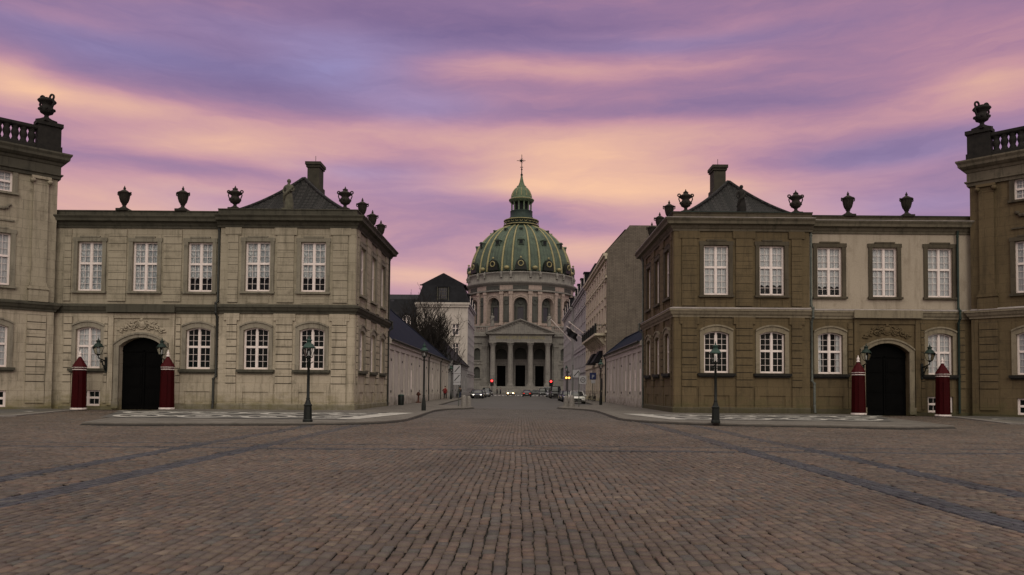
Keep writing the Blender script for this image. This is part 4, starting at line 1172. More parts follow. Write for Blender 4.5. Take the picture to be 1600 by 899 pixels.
    for i in range(NW):
        a = i * ANG
        f = MB(); 
        f.hexa([cyl(a - .14, 18.95, 34.95), cyl(a + .14, 18.95, 34.95), cyl(a + .14, 18.6, 34.95), cyl(a - .14, 18.6, 34.95), cyl(a - .14, 18.95, 36.2), cyl(a + .14, 18.95, 36.2), cyl(a + .14, 18.6, 36.2), cyl(a - .14, 18.6, 36.2)])
        f.build('frieze_panel', 'church_niche', T)
        b = a + ANG / 2
        f = MB(); f.hexa([cyl(b - .12, 18.98, 34.85), cyl(b + .12, 18.98, 34.85), cyl(b + .12, 18.6, 34.85), cyl(b - .12, 18.6, 34.85), cyl(b - .12, 18.98, 36.3), cyl(b + .12, 18.98, 36.3), cyl(b + .12, 18.6, 36.3), cyl(b - .12, 18.6, 36.3)])
        f.build('frieze_relief', 'church_drum', T)
    # dome
    ZC, RM = 41.4, 17.95
    HD = 19.0
    def dome(a, t, ex=0):      # t 0..1 up the meridian
        ph = t * R(73)
        r = (RM + ex) * math.cos(ph); z = ZC + (HD + ex) * math.sin(ph) * 1.0
        return (r * math.sin(a), 267 - r * math.cos(a), z)
    d = MB(); NS = 288
    rows = []
    for k in range(21):
        t = k / 20
        rows.append([dome(2 * math.pi * j / NS, t, .14 if j % 3 == 0 else 0) for j in range(NS)])
    d.grid(rows, 0, False, True)
    dm = d.build('dome', 'copper_dome', T)
    for i in range(NW):
        for sg in (-1, 1):
            a = i * ANG + ANG / 2 + sg * .098
            r_ = MB(); 
            pts = [dome(a, t / 16, .12) for t in range(17)]
            r_.tube(pts, [.40 - .011 * t for t in range(17)], 6); r_.build('rib', 'gilding', dm)
        # bottom oculus with dark hood and gilded ring
        a = i * ANG
        o = MB(); c = dome(a, .085, .5)
        def loc_(u, dd, h, base=c, aa=a): return (base[0] + u * math.cos(aa) + dd * math.sin(aa), base[1] + u * math.sin(aa) - dd * math.cos(aa), base[2] + h)
        K = 14
        ring = [(1.9 * math.cos(math.pi * q / K), -1.3 + 3.0 * math.sin(math.pi * q / K)) for q in range(K + 1)]
        ring = [(-1.9, -2.2)] [:0] + [(2.1, -2.0)] + ring + [(-2.1, -2.0)]
        fr0 = [loc_(u, .75, h) for u, h in ring]; bk = [loc_(u, -2.2, h) for u, h in ring]
        o.face(fr0); o.grid([fr0, bk], 0, False)
        oc = o.build('oculus_dormer', 'black_iron', T)
        g = MB(); g.torus(loc_(0, .85, .1), .85, .2, 'y', 20, 6, rot=a); g.ball(loc_(0, .4, 2.2), .4, 8, 6); g.build('gilded_ring', 'gilding', oc)
        # gilded shell between the ribs
        b = a + ANG / 2
        s_ = MB(); cc = dome(b, .03, .5); s_.ball((cc[0], cc[1], cc[2] + .2), .95, 10, 6, 0, (1, 1, .7)); s_.build('gilded_shell', 'gilding', T)
        for t, s1 in ((.44, .95), (.74, .5)):
            c = dome(a, t, .25)
            h = MB()
            h.hexa([loc_(-s1, .7 * s1, -s1, c), loc_(s1, .7 * s1, -s1, c), loc_(s1, -2 * s1, -s1, c), loc_(-s1, -2 * s1, -s1, c), loc_(-s1, .7 * s1, s1 * .6, c), loc_(s1, .7 * s1, s1 * .6, c), loc_(s1, -2 * s1, s1 * .6, c), loc_(-s1, -2 * s1, s1 * .6, c)])
            h.hexa([loc_(-1.3 * s1, 1.0 * s1, s1 * .6, c), loc_(1.3 * s1, 1.0 * s1, s1 * .6, c), loc_(1.3 * s1, -2.2 * s1, s1 * .6, c), loc_(-1.3 * s1, -2.2 * s1, s1 * .6, c), loc_(-.5 * s1, 1.0 * s1, s1 * 1.15, c), loc_(.5 * s1, 1.0 * s1, s1 * 1.15, c), loc_(.5 * s1, -2.2 * s1, s1 * 1.15, c), loc_(-.5 * s1, -2.2 * s1, s1 * 1.15, c)])
            hh = h.build('dormer', 'copper_dome', T)
            q = MB(); q.hexa([loc_(-.6 * s1, .78 * s1, -.8 * s1, c), loc_(.6 * s1, .78 * s1, -.8 * s1, c), loc_(.6 * s1, .6 * s1, -.8 * s1, c), loc_(-.6 * s1, .6 * s1, -.8 * s1, c), loc_(-.6 * s1, .78 * s1, .4 * s1, c), loc_(.6 * s1, .78 * s1, .4 * s1, c), loc_(.6 * s1, .6 * s1, .4 * s1, c), loc_(-.6 * s1, .6 * s1, .4 * s1, c)])
            q.build('pane', 'interior', hh)
    # lantern
    L = MB()
    L.lathe((0, 267, 0), [(5.0, 59.3), (6.0, 59.6), (6.3, 60.0), (5.5, 60.3), (5.4, 61.3), (6.15, 61.6), (6.2, 62.1), (4.4, 62.3), (4.3, 63.2), (4.0, 63.4), (4.0, 65.2), (4.1, 65.4), (3.0, 65.45)], 48)
    L.build('lantern_base', 'copper_dark', T)
    g = MB()
    for z, r in ((61.9, 6.2), (60.1, 6.3)): g.torus((0, 267, z), r, .2, 'z', 48, 6)
    for k in range(24):
        a = k * math.pi / 12; g.torus((6.15 * math.sin(a), 267 - 6.15 * math.cos(a), 61.4), .5, .12, 'y', 10, 5, 0, 3.3, 6.1, rot=a)
    g.build('gilded_garland', 'gilding', T)
    co = MB(); co.lathe((0, 267, 0), [(2.4, 64.5), (2.4, 69)], 16); co.build('lantern_core', 'interior', T)
    for k in range(12):
        a = k * ANG + ANG / 2
        c = MB(); c.lathe((3.55 * math.sin(a), 267 - 3.55 * math.cos(a), 65.4), [(.42, 0), (.3, .2), (.28, 3.0), (.42, 3.3)], 8); c.build('lantern_column', 'copper', T)
    c = MB(); c.lathe((0, 267, 0), [(3.0, 68.6), (4.0, 68.65), (4.0, 69.0), (4.45, 69.2), (4.5, 69.7), (3.8, 69.9), (3.7, 70.6), (3.5, 71.6), (3.0, 72.8), (2.3, 73.8), (1.7, 74.3), (1.75, 74.6), (1.2, 75.0), (.75, 76.2), (.45, 77.6), (.3, 78.6)], 32)
    c.build('cupola', 'copper', T)
    g = MB()
    for k in range(12):
        a = k * ANG; g.tube([((r) * math.sin(a), 267 - r * math.cos(a), z) for r, z in ((3.75, 70.6), (3.55, 71.6), (3.05, 72.8), (2.35, 73.8))], .12, 5)
    g.torus((0, 267, 69.6), 4.45, .16, 'z', 32, 5); g.build('gilded_band', 'gilding', T)
    x = MB()
    x.lathe((0, 267, 78.5), [(.3, 0), (.5, .4), (.2, .9), (.16, 2), (.35, 2.4), (.14, 2.8), (.10, 7.8)], 8)
    x.box(-1.8, 1.4, 266.93, 267.07, 84.0, 84.14); x.ball((-.2, 267, 84.07), .5, 12, 8)
    x.box(-.6, .5, 266.9, 267.1, 81.6, 81.8)
    for k in range(8):
        a = k * math.pi / 4 + .4; x.tube([(0, 267, 84.07), (1.0 * math.cos(a), 267, 84.07 + 1.0 * math.sin(a))], .05, 4)
    x.build('cross', 'black_iron', T)
church()
for k, x in enumerate((-16.6, -9.3, 9.5, 16.8)):
    statue((x, 246.3, 22.3), ('pale statue on the church balustrade %s' % ('at its far left end', 'left of the pediment', 'right of the pediment', 'at its far right end')[k]), 'church_stone', 0, 1, 2.1, 'statues on the church balustrade')

# ------------------------------------------------------------------ street buildings
def fwin(w, h, rise=0, mull=True, far='far'):
    return window_tree(w, h, rise, h * .62, 2, 1, far, fr=.09, simple=False)
WF1 = fwin(1.2, 2.1); WF2 = fwin(1.1, 1.6); WF3 = fwin(.9, .9); WN = fwin(.95, 1.9)
def roof_prism(mb, pts_e, pts_r, m=0):
    """pts_e: eave ring (4), pts_r: ridge two points; front/back/hips"""
    a, b, c, d = pts_e; r0, r1 = pts_r
    mb.face([a, b, r1, r0], m); mb.face([c, d, r0, r1], m); mb.face([b, c, r1], m); mb.face([d, a, r0], m)
def townhouse(name, label, F, L, depth, H, bays, rows, walls, roof_m, roof_h, mans=0, wt=WF1, cat='house', courses=(), door_z=None, sideF=None, edge=1.6, gable=False, dorm=True):
    p0 = F(L / 2, 0, 0)
    T = empty(name, (p0[0], p0[1], 0), label, cat, 'town houses along the street')
    sp = (L - 2 * edge) / max(1, bays - 1)
    cs = [edge + k * sp for k in range(bays)]
    ops = [(c - w / 2, c + w / 2, z, z + h, 0) for (z, w, h, tr) in rows for c in cs]
    w = MB()
    w.wall(F, 0, L, 0, H, ops, .22)
    for a, b, c, d in ((F(0, 0, 0), F(0, -depth, 0), 0, H), (F(L, 0, 0), F(L, -depth, 0), 0, H), (F(0, -depth, 0), F(L, -depth, 0), 0, H)):
        if sideF is not None and (a[:2] == F(*sideF[0])[:2] and b[:2] == F(*sideF[1])[:2]): continue
        w.face([(a[0], a[1], 0), (b[0], b[1], 0), (b[0], b[1], H), (a[0], a[1], H)], 0)
    w.build('wall', walls, T)
    for (z, ww, h, tr) in rows:
        for c in cs: put_window(tr, T, F, c, z, .1)
    k = MB()
    k.fbox(F, -.05, L + .05, -.05, .45, H - .35, H); k.fbox(F, -.02, L + .02, -.05, .25, H - .7, H - .35)
    for z in courses: k.fbox(F, 0, L, -.05, .16, z, z + .28)
    for (z, ww, h, tr) in rows:
        for c in cs: k.fbox(F, c - ww / 2 - .16, c + ww / 2 + .16, -.03, .14, z - .16, z - .02); k.fbox(F, c - ww / 2 - .16, c + ww / 2 + .16, -.03, .12, z + h + .02, z + h + .22)
    k.build('cornice', walls, T)
    r = MB()
    if mans:
        e = [F(-.1, .3, H), F(L + .1, .3, H), F(L + .1, -depth - .1, H), F(-.1, -depth - .1, H)]
        u = [F(.6, -1.2, H + mans), F(L - .6, -1.2, H + mans), F(L - .6, -depth + 1.2, H + mans), F(.6, -depth + 1.2, H + mans)]
        r.grid([e, u], 0, False, True)
        roof_prism(r, u, (F(L * .4, -depth / 2, H + mans + roof_h), F(L * .6, -depth / 2, H + mans + roof_h)))
    else:
        o_ = .3 if sideF else -.05
        e = [F(o_, .5, H), F(L + .05, .5, H), F(L + .05, -depth, H), F(o_, -depth, H)]
        r0, r1 = F(o_, -depth / 2, H + roof_h), F(L, -depth / 2, H + roof_h)
        r.face([e[0], e[1], r1, r0]); r.face([e[2], e[3], r0, r1]); r.face([e[1], e[2], r1], 1); r.face([e[3], e[0], r0], 1)
    ro = r.build('roof', [roof_m, roof_m if mans else walls], T)
    if mans and dorm:
        for c in cs[1::2] if bays > 4 else cs:
            d = MB(); d.fbox(F, c - .7, c + .7, -1.6, .1, H + .4, H + 2.2); d.fbox(F, c - .85, c + .85, -1.7, .25, H + 2.2, H + 2.4)
            dd = d.build('dormer', roof_m, ro)
            g = MB(); g.fbox(F, c - .5, c + .5, .05, .13, H + .6, H + 2.05); g.build('pane', 'glass_far', dd)
            g = MB()
            for a in (-.52, -.02, .48): g.fbox(F, c + a, c + a + .06, .1, .17, H + .56, H + 2.1)
            for z in (.56, 1.3, 2.04): g.fbox(F, c - .52, c + .54, .1, .165, H + z, H + z + .06)
            g.build('frame', 'white_paint', dd)
    ch = MB()
    for q in (.22, .78):
        c = F(L * q, -depth / 2 + .6, 0); ch.box(c[0] - .5, c[0] + .5, c[1] - .7, c[1] + .7, H + .5, H + mans + roof_h + 1.2)
    ch.build('chimney', 'brick_gable', ro)
    return T, cs, ro

# low white wall-like houses next to each palace
def low_house(sx, y0, y1, H, depth, ridge_x, ridge_z, ridge_y1, label, walls, nwin, roofm='blue_slate', door=None, pipes=(), base_z=0, vents=True, hip0=0):
    F = Fr((sx * 10.6, y0), (0, 1), (-sx, 0)); L = y1 - y0
    T = empty('low_house', (sx * 10.6, y0 + L / 2, 0), label, 'house', 'low houses along the street')
    sp = 2.9; n_ = int(L // sp); sp = L / n_
    ops = []; wins = []
    for k in range(n_):
        c = (k + .5) * sp
        if door and k in door: ops.append((c - .6, c + .6, 0.1, 3.4, .55))
        elif k in nwin: ops.append((c - .475, c + .475, 1.5, 3.4, 0)); wins.append(c)
    w = MB(); w.wall(F, 0, L, 0, H, ops, .3)
    w.face([F(L, 0, 0), F(L, -depth, 0), F(L, -depth, H), F(L, 0, H)]); w.face([F(0, 0, 0), F(0, -depth, 0), F(0, -depth, H), F(0, 0, H)]); w.face([F(0, -depth, 0), F(L, -depth, 0), F(L, -depth, H), F(0, -depth, H)])
    w.build('wall', walls, T)
    for c in wins: put_window(WN, T, F, c, 1.5, .02)
    k_ = MB()
    for k in range(n_ + 1):
        a = k * sp; k_.fbox(F, max(0, a - .5), min(L, a + .5), -.02, .09, .9, H - .75)
    k_.fbox(F, 0, L, -.02, .14, 0, .9); k_.fbox(F, 0, L, -.02, .11, H - .75, H - .3); k_.fbox(F, 0, L, -.02, .28, H - .3, H)
    k_.build('pilaster_strips', walls, T)
    if door:
        for k in door:
            c = (k + .5) * sp; d = MB(); d.fbox(F, c - .6, c + .6, -.28, -.2, .1, 3.4); d.fbox(F, c - .45, c + .45, -.2, -.16, .4, 1.5); d.fbox(F, c - .45, c + .45, -.2, -.16, 1.7, 3.0); d.build('door', 'black_iron', T)
    r = MB()
    rx = sx * ridge_x
    a, b = (sx * 10.25, y0, H), (sx * 10.25, y1 + .2, H)
    c, d = (sx * (2 * ridge_x - 10.25), y1 + .2, H), (sx * (2 * ridge_x - 10.25), y0, H)
    r0, r1 = (rx, y0 + hip0, ridge_z), (rx, ridge_y1, ridge_z)
    r.face([a, b, r1, r0]); r.face([c, d, r0, r1]); r.face([b, c, r1])
    r.face([d, a, r0], 0 if hip0 else 1)
    r.tube([r0, r1], .12, 6); r.tube([r1, b], .1, 6)
    rf = r.build('roof', [roofm, walls], T)
    g = MB(); g.tube([(sx * 10.15, y0, H + .02), (sx * 10.15, y1, H + .02)], .09, 6); g.build('gutter', 'dark_pipe', T)
    for py in pipes:
        p = MB(); p.tube([(sx * 10.2, py, H), (sx * 10.42, py, H - .5), (sx * 10.42, py, .1)], .075, 6); p.build('downpipe', 'dark_pipe', T)
    if vents:
        for k in range(0, n_, 2):
            c = (k + .5) * sp
            v = MB(); v.fbox(F, c - .1, c + .1, .0, .06, 1.2, 1.4); v.fbox(F, c - .1, c + .1, .0, .06, 3.9, 4.1); v.build('vent', 'dark_pipe', T)
    return T
low_house(-1, 61.9, 112, 5.6, 8.8, 15.0, 10.8, 86.8, 'long low white house with steep blue slate roof beside the pale grey palace', 'white_wall', (4, 9, 10), door=(11,), pipes=(88, 101))
low_house(-1, 118, 152, 6.0, 10, 15.5, 12.4, 131, 'grey low house with dark hipped roof between the white house and the mansard block', 'grey_wall', (2, 4, 6, 8), 'slate', door=(5,), pipes=(119, 134), hip0=10)
low_house(1, 61.9, 88.6, 5.6, 4.6, 12.8, 7.7, 88.5, 'low white house with dark blue roof beside the brown palace, below the brick gable', 'white_wall', (0, 1, 2, 3, 7), pipes=(88.2,))

# mansard block, left
F = Fr((-10.7, 154), (0, 1), (1, 0))
T, cs, ro = townhouse('mansard_block', 'pale block with black mansard roof and gable behind the bare tree', F, 21, 10.6, 19.3, 6,
    [(1.8, 1.2, 2.4, fwin(1.2, 2.4)), (5.4, 1.2, 2.1, WF1), (9.0, 1.2, 2.1, WF1), (12.6, 1.2, 2.1, WF1), (16.0, 1.1, 1.6, WF2)], 'grey_wall', 'slate', .6, mans=4.0, courses=(4.6, 15.2), sideF=((0, 0, 0), (0, -10.6, 0)))
FG = Fr((-21.3, 154), (1, 0), (0, -1))
w = MB()
rws = [(8.6, 1.4, 2.3), (12.6, 1.4, 2.3)]
ops = [(c - .7, c + .7, z, z + h, 0) for z, ww, h in rws for c in (2.4, 8.1)]
w.wall(FG, 0, 10.6, 0, 19.3, ops, .2)
w.build('gable_wall', 'white_wall', T)
wg = fwin(1.4, 2.3)
for z, ww, h in rws:
    for c in (2.4, 8.1): put_window(wg, T, FG, c, z, .1)
k = MB(); k.fbox(FG, -.4, 11.0, -.02, .5, 18.9, 19.35); k.fbox(FG, -.2, 10.8, -.02, .3, 18.4, 18.9)
for c in (2.4, 8.1):
    for z in (8.6, 12.6): k.mark(); k.fbox(FG, c - .95, c + .95, -.02, .16, z - .2, z - .02); k.fbox(FG, c - .95, c + .95, -.02, .16, z + 2.32, z + 2.6)
k.build_each('gable_cornice', 'white_wall', T)
k = MB()      # low pediment on the roof
k.hexa([FG(.7, -.8, 23.2), FG(10.0, -.8, 23.2), FG(10.0, -9, 23.2), FG(.7, -9, 23.2), FG(5.3, -.8, 25.6), FG(5.5, -.8, 25.6), FG(5.5, -9, 25.6), FG(5.3, -9, 25.6)])
k.fbox(FG, .5, 10.2, -1.0, -.55, 23.0, 23.2)
pd = k.build('roof_gable', 'slate', ro)
k = MB(); k.fbox(FG, 4.3, 6.5, -1.4, -.1, 19.9, 22.6); k.fbox(FG, 4.1, 6.7, -1.5, .02, 22.6, 22.85)
dd = k.build('dormer', 'slate', ro)
k = MB(); k.fbox(FG, 4.6, 6.2, -.2, -.06, 20.1, 22.4); k.build('pane', 'glass_far', dd)
k = MB()
for a in (4.58, 5.12, 5.66, 6.17): k.fbox(FG, a - .03, a + .03, -.1, -.02, 20.1, 22.4)
for z in (20.1, 20.85, 21.6, 22.37): k.fbox(FG, 4.58, 6.2, -.1, -.025, z - .03, z + .03)
k.fbox(FG, 4.2, 4.3, -.1, .04, 19.8, 22.6, ); k.fbox(FG, 6.5, 6.6, -.1, .04, 19.8, 22.6)
k.build('frame', 'statue_stone', dd)

# dark slated house behind, far left
FD = Fr((-40, 156), (1, 0), (0, -1))
T = empty('slate_roofed_house', (-31, 156, 0), 'wide grey house with big black slate roof and arched dormer, left of the mansard block', 'house')
w = MB(); w.wall(FD, 0, 18.2, 0, 13.6, [(c - .6, c + .6, z, z + 1.9, 0) for c in (2, 5, 8, 11, 14, 16.6) for z in (2, 5.6, 9.4)], .2)
w.face([FD(18.2, 0, 0), FD(18.2, -12, 0), FD(18.2, -12, 13.6), FD(18.2, 0, 13.6)]); w.build('wall', 'grey_wall', T)
wd = fwin(1.2, 1.9)
for c in (2, 5, 8, 11, 14, 16.6):
    for z in (2, 5.6, 9.4): put_window(wd, T, FD, c, z, .1)
r = MB(); r.face([FD(-1, .5, 13.6), FD(18.4, .5, 13.6), FD(18.4, -2.2, 20.5), FD(-1, -2.2, 20.5)]); r.face([FD(-1, -2.2, 20.5), FD(18.4, -2.2, 20.5), FD(18.4, -5.5, 21.9), FD(-1, -5.5, 21.9)])
r.face([FD(-1, -5.5, 21.9), FD(18.4, -5.5, 21.9), FD(18.4, -12, 13.6), FD(-1, -12, 13.6)]); r.face([FD(18.4, .5, 13.6), FD(18.4, -12, 13.6), FD(18.4, -5.5, 21.9), FD(18.4, -2.2, 20.5)])
rf = r.build('roof', 'slate', T)
for c in (16.4, 11.5):
    d = MB(); d.fbox(FD, c - 1.2, c + 1.2, -2.2, .4, 14.2, 16.4)
    for q in range(8):
        x0, x1 = c - 1.2 + 2.4 * q / 8, c - 1.2 + 2.4 * (q + 1) / 8; ff = arc_top(2.4, 17.2, .8)
        d.hexa([FD(x0, .4, 16.4), FD(x1, .4, 16.4), FD(x1, -2.2, 16.4), FD(x0, -2.2, 16.4), FD(x0, .4, ff(x0 - c)), FD(x1, .4, ff(x1 - c)), FD(x1, -2.2, ff(x1 - c)), FD(x0, -2.2, ff(x0 - c))])
    dd = d.build('dormer', 'slate', rf)
    wt = window_tree(1.7, 2.4, .4, 1.3, 2, 2, 'far', 3)
    inst(wt, dd, Vector(FD(c, .48, 14.4)) - T.location, FD.rot())
for (x, z, dp) in ((9.5, 20.0, -2.1), (12.2, 18.6, -1.5), (14.2, 17.4, -1.0), (13.0, 20.2, -2.1)):
    s_ = MB(); s_.fbox(FD, x - .35, x + .35, dp, dp + .16, z - .25, z + .15); s_.build('skylight', 'glass_far', rf)

# tall cream house with brick party wall, right
F = Fr((10.65, 89), (0, 1), (-1, 0))
rowsE = [(1.5, 1.1, 2.0, fwin(1.1, 2.0)), (5.6, 1.1, 1.9, fwin(1.1, 1.9)), (9.7, 1.1, 2.0, fwin(1.1, 2.0)), (12.9, 1.1, 1.8, fwin(1.1, 1.8)), (15.6, .9, 1.1, fwin(.9, 1.1))]
T, cs, ro = townhouse('tall_townhouse', 'tall cream town house with bare brick party wall and long balcony', F, 29, 12, 18.0, 9, rowsE, 'cream_wall', 'slate', 2.0, courses=(4.6, 8.4, 15.0), sideF=((0, 0, 0), (0, -12, 0)))
FB = Fr((10.65, 88.97), (1, 0), (0, -1))
w = MB()
outline = [(0, 0), (16, 0), (16, 21.35), (2.7, 21.35), (2.1, 20.6), (-.1, 18.2), (0, 18.0)]
i0 = [FB(a, 0, z) for a, z in outline]; i1 = [FB(a, -.4, z) for a, z in outline]
w.face(i0); w.face(list(reversed(i1)))
for k in range(len(outline)):
    j = (k + 1) % len(outline); w.face([i0[k], i1[k], i1[j], i0[j]])
w.build('party_wall', 'brick_gable', T)
k = MB()
for a, b in zip(outline[2:-1], outline[3:-0]): k.tube([FB(a[0], -.1, a[1] + .03), FB(b[0], -.1, b[1] + .03)], .14, 6)
k.fbox(FB, 2.6, 3.4, -1.2, .02, 20.2, 21.9) if False else None
k.build('coping', 'slate', T)
r = MB(); r.face([(10.3, 89.2, 18.0), (10.3, 118, 18.0), (12.8, 118, 20.9), (12.8, 89.2, 20.9)]); r.face([(12.8, 89.2, 20.9), (12.8, 118, 20.9), (22, 118, 21.2), (22, 89.2, 21.2)])
r.face([(10.3, 118, 18), (22, 118, 18), (22, 118, 21.2), (12.8, 118, 20.9)])
r.build('mansard_slope', 'slate', ro)
b = MB()
b.fbox(F, 1.0, 20, -.1, 1.35, 8.15, 8.4)
for k in range(9):
    c = 1.6 + k * 2.25; b.hexa([F(c, 0, 6.9), F(c + .3, 0, 6.9), F(c + .3, -.05, 6.9), F(c, -.05, 6.9), F(c, 1.15, 8.15), F(c + .3, 1.15, 8.15), F(c + .3, -.05, 8.15), F(c, -.05, 8.15)])
bal = b.build('balcony', 'cream_wall', T)
b = MB()
b.fbox(F, 1.0, 20, 1.2, 1.3, 9.35, 9.45); b.fbox(F, 1.0, 1.1, 0, 1.3, 9.35, 9.45)
for k in range(96): b.fbox(F, 1.0 + k * .2, 1.03 + k * .2, 1.23, 1.27, 8.4, 9.35)
for k in range(6): b.fbox(F, 1.03, 1.07, .1 + k * .2, .13 + k * .2, 8.4, 9.35)
for k in range(7): b.fbox(F, 1.0 + k * 3.15, 1.25 + k * 3.15, 1.15, 1.36, 8.4, 9.6)
b.build('railing', 'black_iron', bal)
for c in (6.5, 14.5):
    a_ = MB(); 
    a_.hexa([F(c - 1.6, 1.2, 5.0), F(c + 1.6, 1.2, 5.0), F(c + 1.6, 0, 5.0), F(c - 1.6, 0, 5.0), F(c - 1.6, .3, 6.5), F(c + 1.6, .3, 6.5), F(c + 1.6, 0, 6.5), F(c - 1.6, 0, 6.5)])
    a_.build('awning', 'cloth_dark', T)
d = MB(); d.fbox(F, 4.6, 6.0, .0, .06, .1, 3.0); d.build('door', 'black_iron', T)
# two grey houses further on
F = Fr((10.9, 118.2), (0, 1), (-1, 0))
T1, cs, ro1 = townhouse('grey_townhouse', 'long light grey town house beyond the cream one, with flags over its front', F, 31, 12, 18.6, 9,
    [(1.5, 1.1, 2.2, fwin(1.1, 2.2)), (5.6, 1.1, 2.0, WF1), (9.2, 1.1, 2.0, WF1), (12.8, 1.1, 2.0, WF1), (15.9, 1.0, 1.4, fwin(1.0, 1.4))], 'grey_wall', 'slate', .6, mans=3.2, courses=(4.4, 8.4, 15.2))
F2 = Fr((10.5, 149.6), (0, 1), (-1, 0))
townhouse('corner_townhouse', 'pale grey corner town house with black mansard next to the church', F2, 28, 12, 18.2, 8,
    [(1.5, 1.1, 2.2, fwin(1.1, 2.2)), (5.6, 1.1, 2.0, WF1), (9.2, 1.1, 2.0, WF1), (12.8, 1.1, 2.0, WF1), (15.6, 1.0, 1.4, fwin(1.0, 1.4))], 'grey_wall', 'slate', .6, mans=3.4, courses=(4.4, 15.0))
# buildings closing the view behind, either side of the church
for sx, lab in ((-1, 'grey block across the side street, left of the church'), (1, 'grey block across the side street, right of the church')):
    F = Fr((sx * 26, 262), (sx, 0), (0, -1))
    townhouse('far_townhouse', lab, F, 30, 14, 16, 8, [(2, 1.2, 2.1, WF1), (6, 1.2, 2.1, WF1), (10, 1.2, 2.1, WF1)], 'grey_wall', 'slate', 2.5, dorm=False)

# flags
def flag(label, y, z, L, up, cloth):
    T = empty('flagpole', (10.8, y, z), label, 'flagpole', 'slanting flagpoles on the grey town house')
    p = MB(); p.tube([(0, 0, 0), (-L, -.2, up)], .07, 6); p.ball((-L, -.2, up), .12, 6, 5)
    o = bpy.data.objects.new('pole', p.mesh('pole', 'white_paint')); COL.objects.link(o); o.parent = T
    if cloth:
        f = MB(); rows = []
        for i in range(8):
            u = i / 7
            bx = -L + (L * .55) * u; bz = up - up * .55 * u
            rows.append([(bx + .1 * math.sin(j * 1.3 + i), -.2 + .25 * math.sin(i * 1.7 + j * .8), bz - j * .19) for j in range(8)])
        f.grid(rows); g = bpy.data.objects.new('flag', f.mesh('flag', 'cloth_dark')); COL.objects.link(g); g.parent = T
flag('white slanting flagpole with a black drooping flag on the grey town house', 121, 9.6, 3.0, 2.2, True)
flag('bare white slanting flagpole next to the long balcony', 112, 9.3, 3.2, 2.4, False)
flag('farther bare white slanting flagpole by the church side', 150, 11.0, 4.4, 4.6, False)

# ------------------------------------------------------------------ ground
def sheet(name, pts, z, m, kind='structure'):
    b = MB(); b.face([(x, y, z) for x, y in pts]); return struct(b.build(name, m), kind)
sheet('ground', [(-900, -900), (900, -900), (900, 900), (-900, 900)], -.05, 'asphalt')
sheet('paving_bed', [(-60, -14), (60, -14), (60, 60), (-60, 60)], -.034, 'joint_earth')
sheet('street', [(-9.2, 58.0), (9.2, 58.0), (9.2, 234), (-9.2, 234)], .002, 'asphalt')
sheet('side_street', [(-200, 178), (200, 178), (200, 232), (-200, 232)], -.004, 'asphalt')
sheet('new_asphalt', [(-5.2, 72), (5.4, 72), (5.8, 150), (-5.6, 150)], .007, 'asphalt')
b = MB()
for k in range(20):
    x = -8.6 + k * .9; b.face([(x, 174, .012), (x + .5, 174, .012), (x + .5, 181, .012), (x, 181, .012)])
for k in range(3): b.face([(-9 + k * 0, 100 + k * 9, .0125), (-6.6, 100 + k * 9, .0125), (-6.6, 100.25 + k * 9, .0125), (-9, 100.25 + k * 9, .0125)])
struct(b.build('road_marking', 'white_marking'))

def in_poly(x, y, poly):
    ins = np.zeros(x.shape, bool); n_ = len(poly)
    for i in range(n_):
        x1, y1 = poly[i]; x2, y2 = poly[(i + 1) % n_]
        c = ((y1 > y) != (y2 > y))
        with np.errstate(divide='ignore', invalid='ignore'):
            xi = (x2 - x1) * (y - y1) / (y2 - y1 + 1e-12) + x1
        ins ^= c & (x < xi)
    return ins
def arcpts(p0, p1, p2, k=5):
    r = []
    for i in range(k + 1):
        t = i / k; r.append(tuple((1 - t) ** 2 * a + 2 * t * (1 - t) * b + t * t * c for a, b, c in zip(p0, p1, p2)))
    return r
# kerb lines (square side), then closed along the walls
kerbL = [(-22.9, 48.9), (-17.2, 30.2)] + [(-15.2, 30.0), (-9.0, 31.1)] + arcpts((-7.2, 31.9), (-5.2, 33.2), (-5.05, 36.2)) + [(-5.5, 51.5)] + arcpts((-5.5, 51.5), (-5.3, 55.4), (-3.6, 58.0), 4)[1:] + [(-3.3, 59.5), (-4.2, 66), (-7.0, 67), (-7.6, 84), (-8.3, 112), (-8.4, 176)]
wallL = [(-10.6, 176), (-10.6, 49.0), (-22.9, 49.0)]
kerbR = [(x * -1, y) for x, y in [(-22.7, 48.9), (-19.6, 33.0)]] + [(17.0, 31.9), (10.5, 33.5)] + arcpts((8.4, 34.6), (5.9, 36.2), (5.7, 39.5)) + [(5.9, 53.0)] + arcpts((5.9, 53.0), (5.7, 57), (3.9, 60.0), 4)[1:] + [(3.5, 61.5), (4.3, 68), (6.9, 70), (7.9, 76), (8.4, 112), (8.5, 176)]
wallR = [(10.6, 176), (10.6, 49.0), (22.7, 49.0)]
tL = [(-28.2, 48.9), (-26.9, 44), (-25.2, 38), (-27.5, 34.5), (-46, 16), (-60, 16), (-60, 30), (-31, 49)]
tR = [(-x, y) for x, y in tL]
def pavement(kerb, wall, side):
    poly = kerb + wall
    b = MB(); b.face([(x, y, .12) for x, y in poly])
    struct(b.build('pavement', 'paving'))
    k = MB(); k.sweep(kerb, [(-.30, -.03), (.02, -.03), (.02, .115), (-.01, .128), (-.30, .128)], side)
    struct(k.build('kerb', 'kerbstone'))
    g = MB(); g.sweep(kerb, [(.021, -.02), (.11, -.02), (.11, .006), (.021, .06)], side); struct(g.build('gutter', 'gutter_dark'))  # narrow darker strip along the foot of the kerb
    return poly
pl = pavement(kerbL, wallL, -1); pr = pavement(kerbR, wallR, 1)
